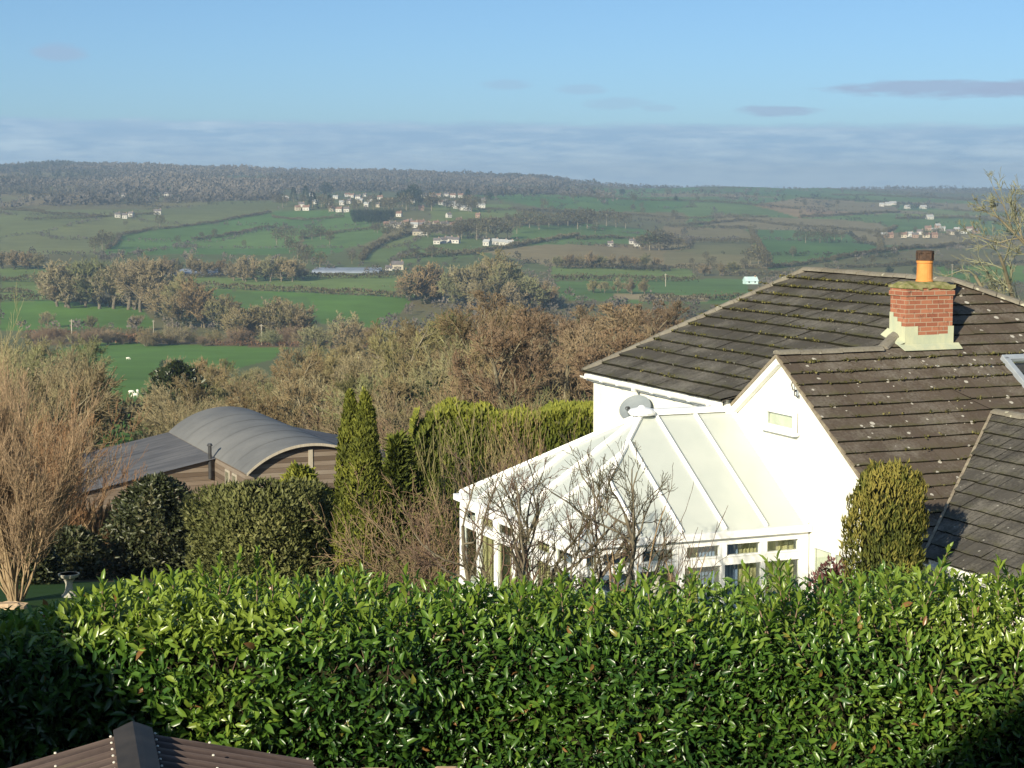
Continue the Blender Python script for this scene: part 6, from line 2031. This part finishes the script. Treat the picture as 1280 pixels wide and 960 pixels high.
# ---- far wood on the ridge and the scrub on the hillsides: one mass
def far_wood(name, label, n, area, dens, hrange, tone0, seed, blades=15, leaf=1.0):
    rng = np.random.default_rng(seed)
    (p0, p1), (y0, y1) = area
    px = rng.uniform(p0, p1, n); Y = np.exp(rng.uniform(math.log(y0), math.log(y1), n))
    x = (px - 640) / F * Y
    z = ground(x, Y)
    d = dens(px, Y, x)
    k = rng.random(n) < d
    x, Y, z = x[k], Y[k], z[k]
    n = len(x)
    h = rng.uniform(*hrange, n) * (0.7 + 0.6 * vnoise(np.stack([x / 90, Y / 160, x * 0], 1), seed + 2))
    tt = np.clip(tone0 + 1.0 * (vnoise(np.stack([x / 210, Y / 380, x * 0], 1), seed + 3) - .5) + .5 * (vnoise(np.stack([x / 60, Y / 130, x * 0], 1), seed + 4) - .5) + rng.normal(0, .14, n), 0, 1)
    m = blades
    q = unit(rng.normal(0, 1, (n * m, 3))) * rng.random((n * m, 1)) ** .4
    H = np.repeat(h, m)
    P = np.stack([np.repeat(x, m), np.repeat(Y, m), np.repeat(z, m)], 1) + q * np.stack([H * .42, H * .42, H * .42], 1) + np.stack([H * 0, H * 0, H * .52], 1)
    D = q + rng.normal(0, .5, q.shape) + np.array([0, 0, .5])
    L = H * rng.uniform(.25, .5, n * m) * leaf
    Nn = q + rng.normal(0, .4, q.shape) + np.array([0, -.4, .3])
    o = leaves(name, M['woods'], None, leaf_arrays(P, D, Nn, L, L * .8, np.clip(np.repeat(tt, m) + rng.normal(0, .08, n * m), 0, 1)))
    tag(o, label, kind='stuff')

def dl(px, Y, x):
    e = vnoise(np.stack([x / 170, Y / 330, x * 0], 1), 71)
    base = np.clip((np.where(px < 350, 2350, 2900) + (e - .5) * 300 - Y) / -160, 0, 1)
    gap = np.clip((e - .24) * 8, .03, 1)
    fade = np.clip((760 - px) / 120, 0, 1)
    return base * gap * fade
far_wood('woodland', 'purple-grey winter woodland covering the far left ridge', 13000, ((-260, 780), (2200, 4900)), dl, (7, 12), .45, 5, 20)
def dh(px, Y, x):
    cv, cb = cells(x, Y)
    return np.where((cb < .032) & (Y > 1380), .9, 0.0) * np.clip((vnoise(np.stack([x / 60, Y / 90, x * 0], 1), 17) - .12) * 6, 0, 1)
far_wood('far_hedgerows', 'dark network of hedges round the far fields', 150000, ((-200, 1400), (1380, 5600)), dh, (2.0, 3.6), .16, 23, 8)
def dr(px, Y, x):
    e = vnoise(np.stack([x / 260, Y / 420, x * 0], 1), 81)
    ridge = np.exp(-((Y - np.where(px < 850, 4750, 5700)) / 420.0) ** 2) * .75
    lines = np.exp(-((e - .5) / .035) ** 2) * .5
    return np.clip((px - 560) / 120, 0, 1) * np.clip(ridge + lines, 0, 1)
far_wood('scrub', 'scattered scrub and hedges on the far right hills', 9000, ((540, 1400), (2600, 6300)), dr, (5, 9), .30, 8, 12)
def dm(px, Y, x):
    e = vnoise(np.stack([x / 90, Y / 150, x * 0], 1), 91)
    keep = np.exp(-((e - .5) / .05) ** 2) * .5
    py = proj(x, Y, ground(x, Y))[1]
    infield = np.zeros(len(px), bool)
    for poly, c in FIELDS:
        infield |= inside(px, py, poly)
    return np.where(infield, 0.0, np.clip(keep + np.where(Y < 1350, .34, .10), 0, 1))
far_wood('valley_scrub', 'brown scrub and rough hedges of the valley side', 7000, ((-200, 1400), (760, 2600)), dm, (2.5, 6), .55, 13, 44, .55)

# ---- houses of the far village
def farmhouse(px, py, w, d, h, rz, wall, roof, label, group):
    w, d, h = w * .8, d * .85, h * .80
    g = on_ground(px, py)
    m = MB()
    hw, hd, e = w / 2, d / 2, .35
    m.box((-hw, -hd, -1.5), (hw, hd, h))
    m.prism([(-hw, -hd, h), (-hw, hd, h), (-hw, 0, h + d * .38)], (w, 0, 0))
    rz_ = h + d * .38
    for s in (-1, 1):
        m.prism([(-hw - e, s * (hd + e), h - .2), (hw + e, s * (hd + e), h - .2), (hw + e, 0, rz_ + .12), (-hw - e, 0, rz_ + .12)], (0, 0, .18), 1)
    if w < 20: m.box((hw - 1.3, -.4, rz_ - .6), (hw - .5, .4, rz_ + 1.2), 2)
    n = max(2, int(w / 3.2))
    for i in range(n):
        x = -hw + w * (i + .5) / n
        for z in ((.9, 2.0), (3.4, 4.4)):
            if z[1] < h: m.box((x - .5, -hd - .03, z[0]), (x + .5, -hd - .002, z[1]), 3)
    o = m.build('farmhouse', [M[wall], M[roof], M['brick_farm'], M['black_metal']])
    o.location, o.rotation_euler = g, (0, 0, rz)
    tag(o, label, 'house', group)

def village():
    rng = random.Random(21)
    W = 'white_farm'
    A = [(415, 264), (424, 265), (433, 265), (377, 259), (383, 263), (372, 263), (440, 247), (448, 249), (462, 252), (475, 250), (488, 254), (530, 247), (540, 246), (548, 247), (558, 246), (566, 247), (576, 247), (586, 249), (434, 246), (499, 252), (512, 250), (520, 249)]
    for px, py in A:
        farmhouse(px, py, rng.uniform(7, 10.5), 6, 4.6, rng.uniform(-.4, .4), rng.choice((W, W, 'cream_farm')), rng.choice(('slate_far', 'clay_far', 'clay_far')), 'small pale house in the upper row of the far hilltop village', 'upper houses of the far village')
    for i in range(26):
        px = rng.uniform(345, 610); py = rng.uniform(243, 262) if px < 480 or rng.random() < .5 else rng.uniform(262, 290)
        farmhouse(px, py, rng.uniform(5.5, 9), 5.5, 4.2, rng.uniform(-.6, .6), rng.choice((W, W, 'cream_farm', 'brick_farm')), rng.choice(('slate_far', 'clay_far', 'tin_far')), 'tiny house scattered among the trees of the far village', 'scattered houses of the far village')
    B = [(484, 284), (491, 284), (500, 285), (508, 282), (518, 283), (526, 282), (535, 285), (545, 283), (555, 284), (566, 285), (574, 279), (520, 294), (529, 294)]
    for px, py in B:
        farmhouse(px, py, rng.uniform(6.5, 10), 6, 4.4, rng.uniform(-.5, .5), rng.choice((W, 'cream_farm', 'cream_farm')), rng.choice(('slate_far', 'clay_far')), 'small pale house in the lower part of the far village', 'lower houses of the far village')
    for px, py in ((562, 258), (573, 261), (582, 263), (601, 260)):
        farmhouse(px, py, rng.uniform(13, 20), 9, 4.2, rng.uniform(-.2, .2), W, 'tin_far', 'long pale farm shed at the right end of the far village', 'pale farm sheds at the right end of the village')
    for px, py in ((546, 305), (554, 304), (562, 303), (570, 304)):
        farmhouse(px, py, rng.uniform(6, 8), 5.5, 4.0, rng.uniform(-.5, .5), W, 'slate_far', 'white house in the short row on the slope below the village', 'short white row below the village')
    for px, py in ((609, 307), (619, 306), (629, 307), (637, 308)):
        farmhouse(px, py, rng.uniform(6, 9), 6, 4.0, rng.uniform(-.5, .5), W, 'tin_far', 'white farm building beside the brown field below the village', 'white farm beside the brown field')
    pass
    farmhouse(497, 337, 9.5, 6, 4.6, .1, 'cream_farm', 'slate_far', 'lone cream cottage at the foot of the hill below the village', None)
    farmhouse(486, 338, 5, 4, 2.6, .3, W, 'slate_far', 'small white outbuilding beside the lone cream cottage', None)
    for px, py in ((145, 246), (140, 247), (197, 268), (208, 245), (260, 234), (155, 247)):
        farmhouse(px, py, rng.uniform(7, 10.5), 6, 4.6, rng.uniform(-.4, .4), W, 'slate_far', 'white house half hidden in the woodland of the left ridge', 'white houses in the woodland of the left ridge')
    for px, py in ((147, 272), (156, 273), (164, 271)):
        farmhouse(px, py, 6.5, 5.5, 4.4, rng.uniform(-.4, .4), W, 'slate_far', 'white house at the foot of the woodland on the left ridge', 'white houses at the foot of the left woodland')
    for px, py in ((1105, 297), (1112, 297), (1130, 297), (1137, 296), (1144, 297), (1150, 293), (1160, 288), (1168, 291), (1178, 289), (1188, 293), (1196, 290), (1204, 292), (1212, 289), (1220, 292), (1172, 285), (1158, 297), (1168, 297)):
        farmhouse(px, py, rng.uniform(7, 11), 6, 4.2, rng.uniform(-.4, .4), rng.choice((W, 'cream_farm', 'brick_farm')), rng.choice(('slate_far', 'clay_far', 'tin_far')), 'small house of the hamlet on the right-hand hillside', 'hamlet on the right-hand hillside')
    for px, py in ((1102, 258), (1110, 257), (1116, 256), (1134, 261), (1154, 261), (1162, 274)):
        farmhouse(px, py, rng.uniform(10, 16), 8, 4.4, rng.uniform(-.3, .3), W, 'tin_far', 'white farm building high on the right-hand hillside', 'white farm buildings high on the right-hand hillside')
    for px, py in ((763, 308), (790, 305), (796, 308), (604, 252), (735, 242)):
        farmhouse(px, py, 6, 5, 3.6, rng.uniform(-.3, .3), W, 'slate_far', 'lone white building among the fields right of the village', 'lone white buildings right of the village')
    farmhouse(938, 355, 10, 7, 2.6, .25, 'aqua', 'aqua', 'pale aqua glasshouse in the valley left of the roof ridge', None)
village()

def polytunnels():
    def make(px, py, L, n, label, group):
        g = on_ground(px, py)
        for i in range(n):
            m = MB()
            K = 10
            pr = [(math.cos(PI * k / K) * 2.4, math.sin(PI * k / K) * 2.0) for k in range(K + 1)]
            m.prism([(0, x, z - .1) for x, z in pr], (L, 0, 0))
            o = m.build('polytunnel', M['tunnel'])
            y = g.y + i * 5.4
            x = g.x - L / 2
            o.location = (x, y, gz(x + L / 2, y))
            tag(o, label, 'polytunnel', group)
    make(246, 343.5, 44, 7, 'long grey-blue polytunnel in the block at the foot of the left hillside', 'larger block of polytunnels')
    make(432, 341, 44, 6, 'long grey-blue polytunnel in the block left of the cream cottage', 'smaller block of polytunnels')
polytunnels()

# ---- telegraph poles
def pole():
    root = thing('telegraph_pole', (0, 0, 0), 'pole', 'telegraph pole')
    m = MB(); m.tube([(0, 0, -.5), (0, 0, 9)], [.26, .2], 8); m.build('post', M['pole'], root)
    m = MB(); m.box((-.9, -.08, 8.2), (.9, .08, 8.42)); m.build('cross_arm', M['pole'], root)
    for x in (-.75, -.3, .3, .75):
        m = MB(); m.lathe([(.03, 0), (.06, .05), (.06, .16), (.02, .2)], 6, (x, 0, 8.42)); m.build('insulator', M['stone'], root)
    return root
P0 = pole()
for i, (px, by, ty, lab) in enumerate(((327, 431, 405, 'telegraph pole before the rounded olive-tan clump'), (192, 418, 400, 'telegraph pole at the edge of the brown hedge above the sheep field'), (90, 428, 399, 'leftmost telegraph pole, in the brown hedge above the left trees'),
                            (832, 358, 342, 'telegraph pole on the valley floor left of the roof ridge'), (40, 332, 320, 'small telegraph pole before the dark trees at the far left'), (1190, 345, 330, 'telegraph pole behind the chimney at right'))):
    g = on_ground(px, by)
    s = (by - ty) * g.y / F / 9.0
    if i == 0:
        P0.location, P0.scale = g, (s, s, s); P0['label'] = lab; P0['group'] = 'telegraph poles across the valley'
    else:
        dup(P0, g, RT.uniform(-.5, .5), s, lab, 'telegraph poles across the valley')

# ---- sheep
def sheep():
    b = MB()
    b.tube([(-.62, 0, .66), (-.55, 0, .70), (-.3, 0, .72), (.1, 0, .72), (.42, 0, .74), (.55, 0, .72), (.68, 0, .62), (.86, 0, .36), (.96, 0, .22)], [.10, .25, .31, .32, .29, .20, .13, .11, .05], 12)
    for x, y in ((-.42, .14), (-.42, -.14), (.34, .14), (.34, -.14)):
        b.tube([(x, y, .6), (x - .02, y, .32), (x, y, 0)], [.10, .055, .04], 7)
    for s in (-1, 1):
        b.tube([(.74, s * .05, .50), (.72, s * .17, .49)], [.04, .02], 6)
    b.tube([(-.62, 0, .72), (-.70, 0, .5)], [.05, .03], 6)
    o = b.build('sheep', M['fleece'], smooth=True)
    return o
S0 = sheep()
for i, (px, py, rz, lab) in enumerate(((164, 493, .3, 'white sheep, left of the three grazing together'), (172, 492, 1.9, 'white sheep, upper right of the three grazing together'), (169, 497, 3.3, 'white sheep, lowest of the three grazing together'), (160, 450, .2, 'white sheep grazing alone near the top of the field'))):
    o = S0 if i == 0 else S0.copy()
    if i: COL.objects.link(o)
    g = on_ground(px, py)
    o.location, o.rotation_euler, o.scale = g, (0, 0, rz), (.95, .95, .95)
    tag(o, lab, 'sheep', 'sheep in the green field')

# ---- unseen casters added to shade the hedge: an evergreen beside the viewpoint and the house the photograph was taken from
def casters():
    revolve_plant('caster_tree', (-7.35, 5.2, gz(-7.35, 5.2)), 5.6, 3.2, [(0, .8), (.35, 1), (.6, .86), (.8, .5), (1, .03)], 9000, M['dark_conifer'], 'unseen dense dark evergreen tree added at left to shade the hedge', 'tree', .34, 70, up=.4, out=.6, lump=.12, lump_scale=1.0, depth=.3, aspect=.5, core=.85)
    Hs = thing('brick_house', (0, -4.5, gz(0, -2)), 'brick house the view is taken from', 'house')
    g = gz(0, -2)
    pr = [(-5.85, -g - 5.2), (6.9, -g - 5.2), (6.9, -g + .6), (0.55, -g + 4.1), (-5.85, -g + .30)]
    w = MB(); w.prism([(x, 4.0, z) for x, z in pr], (0, -8, 0)); w.build('wall', M['brick'], Hs)
    r = MB()
    for a, b in ((pr[3], pr[2]), (pr[4], pr[3])):
        r.prism([(a[0], 4.05, a[1] + .03), (b[0], 4.05, b[1] + .03), (b[0], -4.2, b[1] + .03), (a[0], -4.2, a[1] + .03)], (0, 0, .14))
    r.build('roof', M['tile_grey'], Hs)
casters()

# ------------------------------------------------------------------ light, air, sky, camera
AZ, EL = math.radians(28.0), math.radians(21.0)         # the light travels towards AZ (from +Y to +X)
sun = bpy.data.lights.new('sun', 'SUN')
sun.energy = 4.6
sun.angle = math.radians(0.53)
sun.color = (1.0, 0.90, 0.70)
so = bpy.data.objects.new('sun', sun)
link(so)
d = Vector((math.sin(AZ) * math.cos(EL), math.cos(AZ) * math.cos(EL), -math.sin(EL)))
so.rotation_euler = d.to_track_quat('-Z', 'Y').to_euler()
so.location = (-20, -40, 30)

def air():
    m, nt, out = new_mat('haze_air')
    v = N(nt, 'VolumePrincipled')
    v.inputs['Color'].default_value = (0.60, 0.80, 1.0, 1)
    v.inputs['Density'].default_value = HAZE
    v.inputs['Anisotropy'].default_value = 0.2
    nt.links.new(v.outputs[0], out.inputs['Volume'])
    b = MB(); b.box((-6500, -120, -90), (6500, 8400, 75))
    o = b.build('haze', m)
    tag(o, kind='stuff')
HAZE = 1.55e-4
if HAZE > 0: air()

def sky():
    w = bpy.data.worlds.new('World')
    scene.world = w
    w.use_nodes = True
    nt = w.node_tree
    for n in list(nt.nodes): nt.nodes.remove(n)
    out = nt.nodes.new('ShaderNodeOutputWorld')
    bg = nt.nodes.new('ShaderNodeBackground')
    st = nt.nodes.new('ShaderNodeTexSky')
    st.sky_type = 'NISHITA'
    st.sun_disc = False
    st.sun_elevation = EL
    st.sun_rotation = AZ + PI
    st.altitude = 100
    st.air_density = 1.0
    st.dust_density = 0.4
    st.ozone_density = 3.0
    tc = N(nt, 'TexCoord')
    sep = N(nt, 'SeparateXYZ')
    nt.links.new(tc.outputs['Generated'], sep.inputs[0])
    X, Y, Z = sep.outputs
    # direction on a cylinder: azimuth and elevation
    az = math_n(nt, 'ARCTAN2', X, Y)
    cmb = N(nt, 'CombineXYZ')
    nt.links.new(math_n(nt, 'MULTIPLY', az, 9.0), cmb.inputs[0])
    nt.links.new(math_n(nt, 'MULTIPLY', Z, 90.0), cmb.inputs[1])
    n1 = noise(nt, 1.0, 6, 0.6, cmb.outputs[0])
    n2 = noise(nt, 3.1, 5, 0.6, cmb.outputs[0])
    c2 = N(nt, 'CombineXYZ')
    nt.links.new(math_n(nt, 'MULTIPLY', az, 34.0), c2.inputs[0])
    nt.links.new(math_n(nt, 'MULTIPLY', Z, 210.0), c2.inputs[1])
    n3 = noise(nt, 1.0, 7, 0.62, c2.outputs[0])
    # bank of cloud lying on the horizon, its top near 1.9 degrees and a little higher to the left
    top = math_n(nt, 'ADD', math_n(nt, 'MULTIPLY_ADD', az, -0.007, 0.0325), math_n(nt, 'MULTIPLY', math_n(nt, 'SUBTRACT', n3, 0.5), 0.0075))
    bank = math_n(nt, 'DIVIDE', math_n(nt, 'SUBTRACT', top, Z), 0.0034, clamp=True)
    rim = math_n(nt, 'MULTIPLY', bank, math_n(nt, 'SUBTRACT', 1.0, math_n(nt, 'DIVIDE', math_n(nt, 'SUBTRACT', top, Z), 0.006, clamp=True)))
    lowf = math_n(nt, 'MULTIPLY_ADD', Z, -24.0, 0.62)
    lum = ramp(nt, math_n(nt, 'ADD', n3, math_n(nt, 'MULTIPLY', math_n(nt, 'ADD', lowf, math_n(nt, 'SUBTRACT', n1, 0.5)), 0.45)), [(0.50, (0, 0, 0)), (0.78, (1, 1, 1))])
    bankcol = mixc(nt, lum, CLOUD_D, CLOUD_L)
    fine = ramp(nt, n2, [(0.45, (0, 0, 0)), (0.70, (1, 1, 1))])
    bankcol = mixc(nt, math_n(nt, 'MULTIPLY', fine, 0.35), bankcol, CLOUD_R)
    bankcol = mixc(nt, math_n(nt, 'MULTIPLY', rim, math_n(nt, 'MULTIPLY_ADD', n1, 1.6, -0.45, clamp=True)), bankcol, CLOUD_R)
    tint = ramp(nt, Z, [(0.03, SKY_LOW), (0.10, SKY_MID), (0.35, SKY_HIGH)])
    base = mixc(nt, 1.0, st.outputs[0], tint, 'MULTIPLY')
    col = mixc(nt, math_n(nt, 'MULTIPLY', bank, 0.90), base, bankcol)
    # a few thin grey streaks above the bank
    def streak(px, py, w, h, amt):
        nonlocal col
        a0 = math.atan2((px - 640) / F, 1.0); z0 = (HY - py) / F
        dx = math_n(nt, 'DIVIDE', math_n(nt, 'SUBTRACT', az, a0), w / F)
        dz = math_n(nt, 'DIVIDE', math_n(nt, 'SUBTRACT', Z, z0), h / F)
        r = math_n(nt, 'ADD', math_n(nt, 'MULTIPLY', dx, dx), math_n(nt, 'MULTIPLY', dz, dz))
        e = math_n(nt, 'SUBTRACT', 1.0, math_n(nt, 'ADD', r, math_n(nt, 'MULTIPLY', math_n(nt, 'SUBTRACT', n3, 0.5), 2.6)))
        k = math_n(nt, 'MULTIPLY', math_n(nt, 'MULTIPLY', e, 1.6, clamp=True), amt, clamp=True)
        col = mixc(nt, k, col, CLOUD_S)
    streak(1180, 116, 165, 12, .85); streak(1330, 118, 140, 12, .85); streak(968, 141, 58, 7, .7); streak(82, 73, 34, 13, .6); streak(635, 108, 34, 7, .35); streak(725, 114, 34, 7, .35); streak(770, 131, 50, 8, .3); streak(820, 137, 26, 5, .3)
    nt.links.new(col, bg.inputs[0])
    bg.inputs[1].default_value = SKY_STRENGTH
    nt.links.new(bg.outputs[0], out.inputs[0])
SKY_STRENGTH = 0.086
SKY_LOW, SKY_MID, SKY_HIGH = (0.42, 0.61, 0.91), (0.44, 0.58, 0.78), (1.0, 1.0, 0.95)
CLOUD_D, CLOUD_L, CLOUD_R, CLOUD_S = (2.15, 3.4, 4.85), (3.7, 4.85, 5.8), (4.2, 5.1, 5.9), (2.5, 3.3, 4.6)
sky()

cam = bpy.data.cameras.new('camera')
cam.sensor_width = 36.0
cam.lens = F / 1280 * 36.0
cam.clip_start = 0.1
cam.clip_end = 30000
co = bpy.data.objects.new('camera', cam)
link(co)
co.location = (0, 0, 0)
co.rotation_euler = (PI / 2 - PITCH, 0, 0)
scene.camera = co

scene.view_settings.view_transform = 'Standard'
scene.view_settings.look = 'None'
scene.view_settings.exposure = 0.78
scene.view_settings.gamma = 1.0
scene.view_settings.use_curve_mapping = False
scene.render.engine = 'CYCLES'
scene.cycles.use_denoising = True
scene.cycles.max_bounces = 6
scene.cycles.diffuse_bounces = 3
scene.cycles.glossy_bounces = 3
scene.cycles.transparent_max_bounces = 12
scene.cycles.volume_bounces = 0
scene.cycles.sample_clamp_indirect = 6.0
